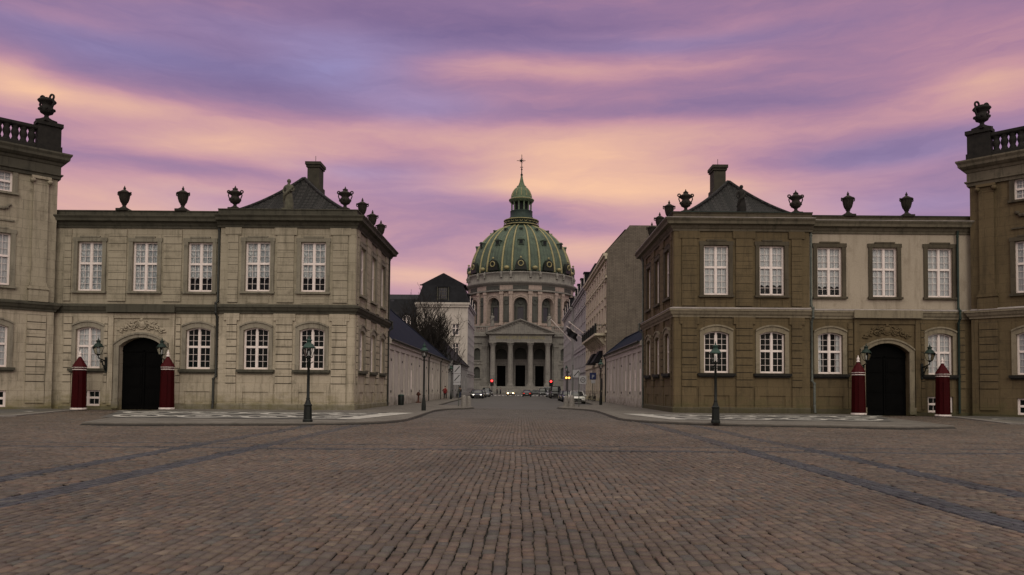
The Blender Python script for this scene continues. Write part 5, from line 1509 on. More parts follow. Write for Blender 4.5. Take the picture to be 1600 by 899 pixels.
for tp, sd in ((tL, -1), (tR, 1)):
    b = MB(); b.face([(x, y, .06) for x, y in tp]); struct(b.build('pavement', 'paving'))
    k = MB(); k.sweep(tp[:5], [(-.30, -.03), (.02, -.03), (.02, .055), (-.30, .068)], -sd); struct(k.build('kerb', 'granite'))
# mosaic bands
def mosaic(sx, x0, x1, y0, y1, skew, z=.126):
    b = MB()
    P = lambda u, v: (sx * (x0 + (x1 - x0) * u + skew * v * (1 if u > .5 else (-.35 if u < .5 else 0)) ), y0 + (y1 - y0) * v, z)
    def Q(u, v, zz=z):
        xx = x0 + (x1 - x0) * u; sk = skew * u
        return (sx * (xx + sk * v - 1.2 * (1 - u) * v), y0 + (y1 - y0) * v, zz)
    b.face([Q(0, 0), Q(1, 0), Q(1, 1), Q(0, 1)], 0)
    def ring(cu, cv, ru, rv, w, m, zz, seg=26, a0=0, a1=2 * math.pi):
        for k in range(seg):
            a, a2 = a0 + (a1 - a0) * k / seg, a0 + (a1 - a0) * (k + 1) / seg
            b.face([Q(cu + ru * math.cos(a), cv + rv * math.sin(a), zz), Q(cu + ru * math.cos(a2), cv + rv * math.sin(a2), zz),
                    Q(cu + (ru - w) * math.cos(a2), cv + (rv * (ru - w) / ru) * math.sin(a2), zz), Q(cu + (ru - w) * math.cos(a), cv + (rv * (ru - w) / ru) * math.sin(a), zz)], m)
    def band(p, q, w, m, zz):
        d = Vector((q[0] - p[0], q[1] - p[1])); nn = Vector((-d.y, d.x)).normalized() * w
        asp = (x1 - x0) / (y1 - y0); ox, oy = nn.x / asp, nn.y
        b.face([Q(p[0] + ox, p[1] + oy, zz), Q(q[0] + ox, q[1] + oy, zz), Q(q[0] - ox, q[1] - oy, zz), Q(p[0] - ox, p[1] - oy, zz)], m)
    nu = 4; aw = (x1 - x0) / nu
    for k in range(nu):
        for r in range(2):
            cu = (k + .5) / nu; cv = .27 + .46 * r
            ring(cu, cv, .40 / nu, .20, .11 / nu, 1, z + .004)
            ring(cu, cv, .29 / nu, .145, .10 / nu, 2, z + .005, 16, .4 + r * 2, 3.4 + r * 2)
            ring(cu, cv, .13 / nu, .065, .10 / nu, 1, z + .006, 14)
            e = k / nu
            if k:
                q = [(e - .20 / nu, cv), (e, cv - .09), (e + .20 / nu, cv), (e, cv + .09)]
                b.face([Q(u, v, z + .007) for u, v in q], 1)
                q = [(e - .09 / nu, cv), (e, cv - .04), (e + .09 / nu, cv), (e, cv + .04)]
                b.face([Q(u, v, z + .008) for u, v in q], 2)
            for sg in (-1, 1):
                band((cu + sg * .30 / nu, cv + .12), (cu + sg * .50 / nu, cv + .22), .016, 1 if r else 2, z + .009 + .0005 * sg)
    for v in (.03, .97): band((.01, v), (.99, v), .012, 2, z + .0105)
    band((.006, .03), (.006, .97), .05, 1, z + .0115)
    struct(b.build('pavement_mosaic', ['pebble_grey', 'pebble_white', 'pebble_black']))
mosaic(-1, 7.6, 19.0, 34.6, 44.6, 4.4); mosaic(1, 8.4, 19.0, 37.2, 46.0, 3.6)
def m2(sx):
    b = MB()
    b.face([(sx * 28.6, 47.6, .066), (sx * 27.6, 39.5, .066), (sx * 40, 24, .066), (sx * 44, 33, .066), (sx * 30.5, 47.6, .066)], 0)
    for k in range(6):
        c = Vector((28.9 + k * 2.3, 43.0 - k * 2.3)); 
        for r, w, m in ((1.15, .25, 1), (.7, .15, 2)):
            for j in range(20):
                a, a2 = j * math.pi / 10, (j + 1) * math.pi / 10
                b.face([(sx * (c.x + r_ * math.cos(q)), c.y + r_ * math.sin(q), .071) for r_, q in ((r, a), (r, a2), (r - w, a2), (r - w, a))], m)
    struct(b.build('pavement_mosaic', ['pebble_grey', 'pebble_white', 'pebble_black']))
m2(-1); m2(1)

def cobbles():
    rng = np.random.default_rng(5)
    P = []      # cx, cy, lx, ly, kind, axis
    # middle field and the dark gutters: courses run away from the viewer
    for (xa, xb, ys) in ((-6.28, 6.25, ((3.0, 19.42), (21.27, 61.0))), (6.29, 6.80, ((3.0, 40),)), (-6.80, -6.29, ((3.0, 40),)), (8.12, 8.60, ((3.0, 40),)), (-8.60, -8.12, ((3.0, 40),))):
        nk = max(1, round((xb - xa) / .127)); ws_ = rng.uniform(.9, 1.1, nk); ws_ *= (xb - xa) / ws_.sum()
        x = xa
        for w in ws_:
            for (ya, yb) in ys:
                ln = rng.uniform(.14, .28, int((yb - ya) / .13) + 2); e = ya + np.cumsum(ln)
                k = e < yb; ln, e = ln[k], e[k]
                P.append(np.stack([np.full(len(e), x + w / 2), e - ln / 2, np.full(len(e), w), ln, np.zeros(len(e)), np.ones(len(e))], 1))
            x += w
    # everything else: courses run across
    y = 2.6
    while y < 50:
        thin = (19.45 < y < 19.75) or (20.9 < y < 21.2)
        rh = .13 if thin else rng.uniform(.135, .17)
        half = min(.72 * y + 4.5, 34.0)
        n_ = int(2 * half / .13) + 4
        ln = rng.uniform(.14, .25, n_)
        xs = -half + np.cumsum(ln) - ln - rng.uniform(0, .2)
        P.append(np.stack([xs + ln / 2, np.full(n_, y + rh / 2), ln, np.full(n_, rh), np.full(n_, 1.0 if thin else 0.0), np.zeros(n_)], 1))
        y += rh
    P = np.concatenate(P)
    cx, cy, lx, ly, th, axis = P.T
    lim = np.minimum(.72 * cy + 4.6, 34.2); lim[cy > 49] = 7.0
    inner = (np.abs(cx) < 6.27) & ~((cy > 19.42) & (cy < 21.27))
    ax_ = np.abs(cx); inner |= (((ax_ > 6.27) & (ax_ < 6.82)) | ((ax_ > 8.1) & (ax_ < 8.62))) & (cy < 40)
    keep = (np.abs(cx) < lim) & ~in_poly(cx, cy, pl) & ~in_poly(cx, cy, pr) & ~in_poly(cx, cy, tL) & ~in_poly(cx, cy, tR) & (inner == (axis > .5))
    cx, cy, lx, ly, th = (a[keep] for a in (cx, cy, lx, ly, th)); axis = axis[keep]
    N = len(cx); cx0 = cx.copy()
    # gentle waviness of the courses
    wob = .05 * np.sin(cx * .55 + cy * .3) + .02 * np.sin(cx * 1.7 - cy); wob[axis > .5] = 0
    cx = cx + np.where(axis > .5, .012 * np.sin(cy * .9 + cx * .5) + .006 * np.sin(cy * 2.9 + cx * 2), 0)
    cx = cx + np.where(axis > .5, rng.normal(0, .006, N), 0)
    g = .0030 + rng.uniform(0, .0030, N)
    hx, hy = lx / 2 - g, ly / 2 - g
    tilt = rng.normal(0, .020, (N, 2)); zz = rng.normal(0, .0035, N) + .010 * np.sin(cx * .9 + .5 * np.sin(cy * .35)) * np.sin(cy * .6 + cx * .25)
    U = np.array([-1, -.90, .90, 1.0]); 
    gx, gy = np.meshgrid(U, U); gx = gx.ravel(); gy = gy.ravel()
    edge = (np.abs(gx) > .9) | (np.abs(gy) > .9); corner = (np.abs(gx) > .9) & (np.abs(gy) > .9)
    ang = rng.normal(0, .022, N)
    jx = rng.normal(0, .003, (N, 16)); jy = rng.normal(0, .003, (N, 16))
    shr = np.where(corner, .93, 1.0)
    lxx = hx[:, None] * gx[None] * shr + jx; lyy = hy[:, None] * gy[None] * shr + jy
    px = cx[:, None] + lxx * np.cos(ang)[:, None] - lyy * np.sin(ang)[:, None]
    py = (cy + wob)[:, None] + lxx * np.sin(ang)[:, None] + lyy * np.cos(ang)[:, None]
    pz = zz[:, None] + tilt[:, :1] * lxx + tilt[:, 1:] * lyy + np.where(edge, -.022, 0)[None] + rng.normal(0, .0012, (N, 16))
    V = np.stack([px, py, pz], 2).reshape(-1, 3)
    q = []
    for a in range(3):
        for b in range(3): q.append([a * 4 + b, a * 4 + b + 1, (a + 1) * 4 + b + 1, (a + 1) * 4 + b])
    q = np.array(q); Fq = (q[None] + (np.arange(N) * 16)[:, None, None]).reshape(-1, 4)
    me = bpy.data.meshes.new('cobblestone_paving')
    me.vertices.add(len(V)); me.vertices.foreach_set('co', V.ravel().astype(np.float32))
    me.loops.add(len(Fq) * 4); me.loops.foreach_set('vertex_index', Fq.ravel().astype(np.int32))
    me.polygons.add(len(Fq)); me.polygons.foreach_set('loop_start', (np.arange(len(Fq)) * 4).astype(np.int32)); me.polygons.foreach_set('loop_total', np.full(len(Fq), 4, np.int32))
    me.update(calc_edges=True); me.polygons.foreach_set('use_smooth', np.ones(len(Fq), bool))
    pal = np.array([[.122, .092, .072], [.110, .086, .070], [.134, .094, .072], [.104, .086, .074], [.114, .090, .076], [.092, .084, .076], [.128, .101, .079], [.158, .124, .096]])
    pw = np.array([.22, .22, .14, .12, .12, .08, .08, .02]); 
    col = pal[rng.choice(len(pal), N, p=pw)] * rng.uniform(.80, 1.16, N)[:, None] * np.array([.86, .85, .85])
    blot = 1 + .13 * np.sin(cx * .8 + 1.3 * np.sin(cy * .31)) * np.sin(cy * .55 + 1.1 * np.sin(cx * .4)) - .10 * np.exp(-((np.abs(cx) - 1.0) / .35) ** 2)
    col = col * blot[:, None]
    dark = np.array([.034, .039, .052])
    def mixc(mask, c, f):
        fr_ = np.where(mask, f, 0)[:, None]; return col * (1 - fr_) + np.array(c)[None] * fr_ * rng.uniform(.75, 1.25, N)[:, None]
    wx0 = np.abs(cx0)
    bands = (((np.abs(wx0 - 6.545) < .27) | (np.abs(wx0 - 8.36) < .25)) & (cy < 40) & (cy > 4))
    col = mixc(bands & (cy < 21), dark, .85); col = mixc(bands & (cy >= 21), dark, .6)
    col = mixc(th == 1, [.045, .045, .052], .85)
    grey = np.clip((cy - 33 + rng.normal(0, 1.5, N)) / 10, 0, 1) * (np.abs(cx) < 8)
    col = col * (1 - grey[:, None] * .7) + np.array([.085, .080, .076])[None] * grey[:, None] * .7
    colA = np.ones((N, 16, 4), np.float32); colA[:, :, :3] = col[:, None, :]
    ca = me.color_attributes.new('stone_colour', 'FLOAT_COLOR', 'POINT'); ca.data.foreach_set('color', colA.ravel())
    me.materials.append(M['cobble'])
    o = bpy.data.objects.new('cobblestone_paving', me); COL.objects.link(o); struct(o)
    print('cobbles', N)
cobbles()

# ------------------------------------------------------------------ street furniture
def new_part(name, mb, mats, T):
    o = bpy.data.objects.new(name, mb.mesh(name, mats)); COL.objects.link(o); o.parent = T; return o
def lantern(T, z, s=1.0, x=0, y=0, roofm='green_paint'):
    c = (x, y, z)
    fr = MB()
    w0, w1, h = .14 * s, .27 * s, .52 * s
    cb = [(sx * w0, sy * w0, 0) for sx, sy in ((-1, -1), (1, -1), (1, 1), (-1, 1))]; ct = [(sx * w1, sy * w1, h) for sx, sy in ((-1, -1), (1, -1), (1, 1), (-1, 1))]
    ad = lambda p: (p[0] + x, p[1] + y, p[2] + z)
    for a, b_ in zip(cb, ct): fr.tube([ad(a), ad(b_)], .018 * s, 4)
    for rr in (cb, ct):
        for k in range(4): fr.tube([ad(rr[k]), ad(rr[(k + 1) % 4])], .02 * s, 4)
    fr.lathe(c, [(.05 * s, -.12 * s), (.15 * s, -.02 * s), (.15 * s, .02 * s)], 8)
    lan = new_part('lantern_frame', fr, 'black_iron', T)
    g = MB()
    for k in range(4): g.face([ad(cb[k]), ad(cb[(k + 1) % 4]), ad(ct[(k + 1) % 4]), ad(ct[k])])
    new_part('lantern_glass', g, 'clear_glass', lan)
    bl = MB(); bl.lathe((x, y, z + .02), [(.03 * s, 0), (.05 * s, .12 * s), (.04 * s, .3 * s), (.01, .34 * s)], 8); new_part('burner', bl, 'lamp_glass', lan)
    r = MB(); r.lathe((x, y, z + h), [(.34 * s, -.02 * s), (.36 * s, .01 * s), (.31 * s, .06 * s), (.22 * s, .20 * s), (.13 * s, .25 * s), (.12 * s, .36 * s), (.16 * s, .38 * s), (.13 * s, .44 * s), (.05 * s, .50 * s)], 12)
    r.ball((x, y, z + h + .54 * s), .05 * s, 8, 5); r.lathe((x, y, z + h + .57 * s), [(.03 * s, 0), (.006, .14 * s)], 6)
    for k in range(6):
        a = k * math.pi / 3; r.ball((x + .15 * s * math.cos(a), y + .15 * s * math.sin(a), z + h + .42 * s), .03 * s, 5, 4)
    new_part('lantern_roof', r, roofm, T)
def lamp_post(loc, label, H=2.55, group='cast iron street lamps', s=1.0, base=True):
    T = empty('street_lamp', loc, label, 'street lamp', group)
    b = MB()
    b.lathe((0, 0, 0), [(.215, 0), (.215, .08), (.185, .12), (.165, .66), (.185, .72), (.135, .78), (.11, .86), (.08, .95)] if base else [(.15, 0), (.15, .3), (.1, .8), (.06, .95)], 8, smooth=False)
    new_part('base', b, 'black_iron', T)
    p = MB(); p.lathe((0, 0, .9), [(.08, 0), (.075, .05), (.09, .1), (.068, .14), (.055, H - .9), (.075, H - .88), (.052, H - .8), (.042, H - .62)], 10)
    for a in (-.2, .2): p.tube([(0, 0, H - .1), (a, 0, H + .02)], .02, 5)
    p.tube([(0, 0, H - .1), (0, 0, H + .12)], .05, 8)
    new_part('pole', p, 'black_iron', T)
    lantern(T, H + .2, s * .8)
    return T
lamp_post((-8.62, 31.95, .125), 'black lamp post with green copper lantern on the kerb before the pale grey palace')
lamp_post((9.33, 33.95, .125), 'black lamp post with green copper lantern on the kerb before the brown palace')
lamp_post((-5.95, 49.4, .125), 'tall slim lamp post at the left kerb beside the low white house', 3.35, base=False)
lamp_post((8.15, 72.0, .125), 'tall slim lamp post at the right kerb before the low white house', 3.3, base=False)
lamp_post((-9.2, 103, .125), 'distant lamp post beyond the left sign board', 3.6, base=False)
lamp_post((7.6, 118, .125), 'distant lamp post behind the parked white sedan', 4.2, base=False)

def wall_lamp(sx, xr, label):
    T = empty('wall_lantern', (sx * xr, 49.66, 3.3), label, 'wall lantern', 'bracket lanterns beside the palace gates')
    b = MB()
    b.box(-.08, .08, -.06, .02, -.75, .2)
    b.tube([(0, -.04, -.05), (0, -.5, .02), (0, -.95, .12)], .035, 6)
    b.tube([(0, -.05, -.65), (0, -.25, -.5), (0, -.45, -.2), (0, -.7, .0)], .03, 6)
    b.torus((0, -.3, -.22), .16, .028, 'x', 16, 5); b.torus((0, -.6, -.08), .1, .022, 'x', 14, 5); b.torus((0, -.2, -.5), .1, .022, 'x', 14, 5)
    b.ball((0, -.05, -.8), .07, 8, 5)
    new_part('bracket', b, 'black_iron', T)
    b2 = MB(); b2.tube([(0, -.95, .12), (0, -.98, .28)], .03, 6); new_part('bracket_arm', b2, 'black_iron', T)
    lantern(T, .36, .92, 0, -.98, 'copper_dark')
for sx, nm in ((-1, 'pale grey palace'), (1, 'brown palace')):
    wall_lamp(sx, 27.15, 'iron bracket lantern on the outer side of the %s gate' % nm)
    wall_lamp(sx, 23.0, 'iron bracket lantern on the street side of the %s gate' % nm)

def sentry(loc, label, rz=0):
    T = empty('sentry_box', loc, label, 'sentry box', 'red sentry boxes beside the palace gates', rz); T.scale = (.78, .78, 1.0)
    b = MB(); b.lathe((0, 0, .1), [(.56, 0), (.50, 2.42)], 10, smooth=False)
    for k in range(10):
        a = 2 * math.pi * (k + .0) / 10; b.tube([(.56 * math.cos(a), .56 * math.sin(a), .12), (.505 * math.cos(a), .505 * math.sin(a), 2.5)], .016, 4)
    new_part('body', b, 'red_paint', T)
    b = MB(); b.lathe((0, 0, 0), [(.62, 0), (.62, .1), (.565, .105)], 10, smooth=False); new_part('foot', b, 'white_paint', T)
    b = MB(); b.lathe((0, 0, 2.54), [(.50, 0), (.53, .015), (.53, .04), (.51, .05)], 10, smooth=False)
    b.lathe((0, 0, 2.68), [(.52, 0), (.55, .015), (.55, .04), (.5, .05)], 10, smooth=False); new_part('white_band', b, 'white_paint', T)
    b = MB(); b.lathe((0, 0, 2.595), [(.50, 0), (.50, .083)], 10, smooth=False); b.lathe((0, 0, 2.733), [(.57, 0), (.50, .12), (.12, .62), (.07, .68)], 10, smooth=False); new_part('roof', b, 'red_roof_paint', T)
    b = MB(); b.lathe((0, 0, 3.40), [(.15, 0), (.16, .06), (.07, .1), (.13, .17), (.11, .24), (.05, .32), (.015, .45)], 8); new_part('finial', b, 'white_paint', T)
    d = MB(); d.box(-.22, .22, -.545, -.49, .3, 2.2); new_part('door', d, 'red_paint', T)
sentry((-28.1, 48.3, .06), 'red sentry box outside the left edge of the pale grey palace gate')
sentry((-22.4, 48.3, .12), 'red sentry box between the pale grey palace gate and the street lamp')
sentry((22.3, 48.3, .12), 'red sentry box on the street side of the brown palace gate')
sentry((27.75, 48.3, .06), 'red sentry box in front of the low basement window of the brown palace')

# bollards
def bollard(loc, label, s=1.0):
    T = MB(); T.lathe((0, 0, 0), [(.24, 0), (.235, .1), (.2, .65), (.19, .75), (.14, .88), (.05, .94)], 14)
    o = bpy.data.objects.new('granite_bollard', T.mesh('granite_bollard', 'granite')); COL.objects.link(o); o.location = loc; o.scale = (s, s, s)
    tag(o, label, 'bollard', 'round granite bollards')
bollard((-4.15, 60.6, .12), 'thick granite bollard on the left pavement nose')
bollard((-3.95, 63.5, .12), 'granite bollard just behind the thick one on the left pavement nose', .9)
bollard((4.45, 65.8, .12), 'granite bollard on the right pavement nose, the one farther from the sign posts')
bollard((4.72, 62.4, .12), 'granite bollard on the right pavement nose, the one nearer the sign posts', 1.05)
# sign posts
def sign_post(loc, label, H, boards, group='traffic sign posts'):
    T = empty('sign_post', loc, label, 'traffic sign', group)
    p = MB(); p.tube([(0, 0, 0), (0, 0, H)], .038, 8); p.ball((0, 0, H), .05, 6, 4); new_part('post', p, 'zinc_pipe', T)
    for (dx, z, w, h, kind) in boards:
        b = MB(); b.box(dx - w / 2, dx + w / 2, -.07, -.045, z, z + h)
        s_ = new_part('sign_plate', b, 'sign_blue' if kind == 'P' else 'sign_white', T)
        m_ = MB()
        cz = z + h / 2
        if kind == 'slash':
            m_.hexa([(dx - .24, -.078, cz - .22), (dx - .18, -.078, cz - .26), (dx - .18, -.071, cz - .26), (dx - .24, -.071, cz - .22), (dx + .18, -.078, cz + .26), (dx + .24, -.078, cz + .22), (dx + .24, -.071, cz + .22), (dx + .18, -.071, cz + .26)])
        elif kind == 'ring':
            m_.torus((dx, -.075, cz), .2, .028, 'y', 20, 5); m_.box(dx - .13, dx + .13, -.08, -.071, cz - .03, cz + .03)
        if kind == 'P':
            cu = bpy.data.curves.new('letter', 'FONT'); cu.body = 'P'; cu.size = .62; cu.extrude = .004; cu.align_x = 'CENTER'
            tmp = bpy.data.objects.new('tmp', cu); COL.objects.link(tmp); bpy.context.view_layer.update()
            me = bpy.data.meshes.new_from_object(tmp.evaluated_get(bpy.context.evaluated_depsgraph_get())); bpy.data.objects.remove(tmp)
            me.materials.clear(); me.materials.append(M['sign_white'])
            o = bpy.data.objects.new('letter', me); COL.objects.link(o); o.parent = s_; o.rotation_euler = (R(90), 0, 0); o.location = (dx, -.08, z + .15)
        elif m_.v: new_part('symbol', m_, 'sign_black', s_)
sign_post((-4.75, 62.6, .12), 'grey post with two stacked white slashed signs on the left pavement nose', 3.55, [(-.15, 2.75, .62, .68, 'slash'), (-.15, 2.03, .62, .68, 'slash'), (-.15, 1.78, .62, .2, '')])
sign_post((5.05, 66.0, .12), 'thin grey post behind the right bollards with one slashed sign at its top', 3.6, [(.3, 2.55, .62, .66, 'slash')])
sign_post((5.42, 63.8, .12), 'grey post by the right bollards with a white sign bearing a black ring', 2.95, [(.32, 1.95, .62, .68, 'ring')])
sign_post((9.3, 92.0, .12), 'dark blue parking sign with a white letter on the right pavement', 3.9, [(.0, 2.7, .8, .85, 'P'), (0.05, 2.25, .5, .4, 'P2')])
# flashing amber beacon
T = empty('warning_beacon', (5.2, 76.0, .0), 'twin amber warning lights on a dark pole above the parked white sedan', 'warning light')
p = MB(); p.tube([(0, 0, 0), (0, 0, 3.3)], .05, 8); p.lathe((0, 0, 3.3), [(.12, 0), (.28, .03), (.1, .12), (.06, .2), (.02, .4)], 8); new_part('pole', p, 'black_iron', T)
p = MB(); p.box(-.30, .30, -.1, .1, 2.6, 2.95); new_part('housing', p, 'sign_black', T)
for dx in (-.14, .14):
    p = MB(); p.ball((dx, -.12, 2.77), .11, 10, 6); new_part('lamp', p, 'amber_lit', T)
def traffic_light(loc, label):
    T = empty('traffic_light', loc, label, 'traffic light', 'red traffic lights at the crossing')
    p = MB(); p.tube([(0, 0, 0), (0, 0, 3.3)], .07, 8); new_part('pole', p, 'black_iron', T)
    p = MB(); p.box(-.2, .2, -.12, .12, 2.3, 3.5)
    for z in (2.5, 2.9, 3.3): p.tube([(0, -.1, z + .02), (0, -.3, z + .02)], .16, 10)
    p.box(-.42, .42, .13, .16, 2.15, 3.65)
    new_part('housing', p, 'sign_black', T)
    p = MB(); p.ball((0, -.31, 3.3), .24, 12, 8); new_part('red_lamp', p, 'red_lit', T)
traffic_light((-6.3, 172, .1), 'red traffic light on the left side of the crossing')
traffic_light((7.3, 172, .1), 'red traffic light on the right side of the crossing')
# litter bin, standpipe, wall boxes
T = empty('litter_bin', (-9.9, 64.6, .12), 'dark litter bin against the low white house wall', 'bin')
b = MB(); b.lathe((0, 0, 0), [(.24, 0), (.26, .1), (.27, .8), (.25, .84)], 12); new_part('body', b, 'black_iron', T)
b = MB(); b.lathe((0, 0, .84), [(.28, 0), (.28, .05), (.1, .1)], 12); new_part('lid', b, 'green_paint', T)
T = empty('standpipe', (-9.9, 75.5, .12), 'rust red standpipe at the foot of the low white wall', 'standpipe')
b = MB(); b.lathe((0, 0, 0), [(.3, 0), (.3, .08), (.09, .14), (.08, .7), (.15, .75), (.16, 1.0), (.06, 1.1)], 10); b.tube([(-.22, 0, .85), (.22, 0, .85)], .06, 8); new_part('body', b, 'rust' if 'rust' in M else 'cloth_red', T)

# ------------------------------------------------------------------ cars
def car(loc, rz, paint, label, kind='sedan', lit=None, rear_only=False):
    T = empty('parked_car' if lit != 'on' else 'moving_car', loc, label, 'car', 'cars in the street', rz)
    # local: front toward -y
    L, Wd, Hb, Hr = {'sedan': (4.5, .88, .86, 1.40), 'suv': (4.7, .93, 1.02, 1.80), 'van': (5.0, .97, 1.2, 2.1)}[kind]
    def ring(y, w, z0, z1, e=.1):
        return [(-w, y, z0 + e), (-w * .97, y, z1 - e), (-w * .86, y, z1), (w * .86, y, z1), (w * .97, y, z1 - e), (w, y, z0 + e), (w * .9, y, z0), (-w * .9, y, z0)]
    b = MB()
    hh = L / 2
    rows = [ring(-hh, Wd * .80, .32, Hb * .72, .06), ring(-hh + .12, Wd * .93, .24, Hb * .82), ring(-hh + .7, Wd, .22, Hb * .93), ring(-hh + 1.4, Wd, .2, Hb), ring(0, Wd, .2, Hb + .02),
            ring(hh - 1.1, Wd, .2, Hb + .03), ring(hh - .4, Wd * .98, .24, Hb + .0), ring(hh - .08, Wd * .92, .3, Hb * .93), ring(hh, Wd * .82, .36, Hb * .8, .06)]
    b.grid(rows, 0, True, True); b.face(list(reversed(rows[0]))); b.face(rows[-1])
    body = new_part('body', b, 'paint_' + paint, T)
    c = MB()
    if kind == 'sedan': st = [(-hh + 1.25, .74, Hb, Hb + .03), (-hh + 1.95, .66, Hb, Hr - .04), (-.1, .64, Hb, Hr), (hh - 1.5, .64, Hb, Hr - .03), (hh - .65, .7, Hb, Hb + .04)]
    else: st = [(-hh + 1.0, .8, Hb, Hb + .03), (-hh + 1.6, .72, Hb, Hr - .06), (-.1, .70, Hb, Hr), (hh - .5, .70, Hb, Hr - .04), (hh - .12, .76, Hb, Hb + .1)]
    rows = [[(-w * 1.12, y, z0 - .02), (-w, y, z1 - .08), (-w * .85, y, z1), (w * .85, y, z1), (w, y, z1 - .08), (w * 1.12, y, z0 - .02)] for y, w, z0, z1 in st]
    i_ = len(c.v)
    c.grid(rows, 0, True, False)
    new_part('windows', c, 'car_glass', T)
    r = MB(); rr = [[(-w * .9, y, z1 + .012), (w * .9, y, z1 + .012)] for y, w, z0, z1 in st[1:4]]
    r.grid(rr, 0, True); 
    for k in (0, 1):
        for s_ in (-1, 1):
            r.tube([(s_ * st[k][1] * (1.08 if k == 0 else .97), st[k][0], st[k][3] if k else Hb), (s_ * st[k + 1][1] * .97, st[k + 1][0], st[k + 1][3] - .02)], .035, 5)
            j = 4 - k; r.tube([(s_ * st[j][1] * (1.08 if k == 0 else .97), st[j][0], st[j][3] if k else Hb), (s_ * st[j - 1][1] * .97, st[j - 1][0], st[j - 1][3] - .02)], .04, 5)
    new_part('roof', r, 'paint_' + paint, T)
    for y in (-hh + .85, hh - .85):
        for s_ in (-1, 1):
            w = MB(); 
            R0 = .32
            for (xo, ra, rb, m_) in ((0, R0, R0, 0),):
                rows = []
                for (dx, rad) in ((-.1, .18), (-.1, .30), (-.07, R0), (.07, R0), (.1, .30), (.1, .18)):
                    rows.append([(s_ * (Wd - .1) + dx, y + rad * math.cos(2 * math.pi * k / 16), R0 + rad * math.sin(2 * math.pi * k / 16)) for k in range(16)])
                w.grid(rows, 0, True, True); 
            wh = new_part('wheel', w, 'rubber', T)
            q = MB(); q.tube([(s_ * (Wd - .1) - .08, y, R0), (s_ * (Wd - .1) + .085, y, R0)], .19, 12); new_part('rim', q, 'chrome', wh)
    for s_ in (-1, 1):
        h = MB(); h.ball((s_ * Wd * .66, -hh + .05, .62), .13, 10, 6, 0, (1.25, .6, .75)); new_part('headlight', h, {None: 'lamp_glass', 'on': 'headlight_lit', 'dim': 'headlight_dim'}[lit], T)
        h = MB(); h.box(min(s_ * Wd * .5, s_ * Wd * .86), max(s_ * Wd * .5, s_ * Wd * .86), hh - .1, hh + .01, .64, .78); new_part('taillight', h, 'taillight', T)
        h = MB(); h.ball((s_ * (Wd + .1), -hh + 1.5, Hb + .06), .1, 8, 5, 0, (1, .7, .8)); new_part('mirror', h, 'paint_' + paint, T)
    g = MB(); g.box(-.4, .4, -hh - .02, -hh + .06, .42, .6); new_part('grille', g, 'sign_black', T)
    g = MB(); g.box(-.26, .26, hh - .02, hh + .02, .5, .62); g.box(-.26, .26, -hh - .035, -hh - .02, .3, .41); new_part('number_plate', g, 'sign_white', T)
    g = MB(); g.box(-Wd * .82, Wd * .82, hh - .1, hh + .05, .36, .48); g.box(-Wd * .8, Wd * .8, -hh - .05, -hh + .1, .3, .4); new_part('bumper', g, 'sign_black' if paint != 'white' else 'rubber', T)
car((-6.5, 120.5, .01), 0, 'darkblue', 'black car parked nearest on the left with pale headlights', lit='dim')
car((-7.3, 128, .01), 0, 'black', 'black car half hidden behind the nearest parked car on the left')
car((-6.6, 146, .01), 0, 'silver', 'silver car parked behind the black one on the left')
car((-7.2, 172, .01), 0.2, 'grey', 'dark car parked farthest on the left near the red light', lit=None)
car((-1.9, 167.9, .01), 0, 'cream', 'oncoming car with bright yellow headlights in the middle of the street', lit='on')
car((6.7, 84, .01), 0, 'white', 'white sedan parked on the right behind the bollards')
car((6.5, 96, .01), 0, 'darkblue', 'dark car parked just ahead of the white sedan', 'sedan')
car((6.4, 128, .01), 0, 'black', 'tall black van parked on the right ahead of the dark car', 'van')
car((6.6, 141, .01), 0, 'black', 'black car with high roof ahead of the tall van', 'suv')
car((5.2, 163, .01), 0, 'grey', 'dark grey car nearest the crossing on the right', 'suv')
car((8.2, 196, .01), R(90), 'silver', 'silver van crossing beyond the right traffic light', 'van')
car((4.6, 200, .01), R(78), 'grey', 'grey car turning at the crossing right of the oncoming car', 'sedan')

car((-6.7, 133.5, .01), 0, 'grey', 'grey car parked between the black and silver cars on the left')
car((-6.8, 153, .01), 0, 'darkblue', 'dark car parked just beyond the silver one on the left')
car((-7.0, 160, .01), 0, 'black', 'black high-roofed car parked near the left end of the row', 'suv')
car((6.5, 103, .01), 0, 'grey', 'grey car parked between the dark car and the tall van', 'sedan')
car((6.4, 150, .01), 0, 'silver', 'silver car parked beyond the black high-roofed car on the right')
car((1.6, 150, .01), R(180), 'black', 'black car driving away with its back to the square')
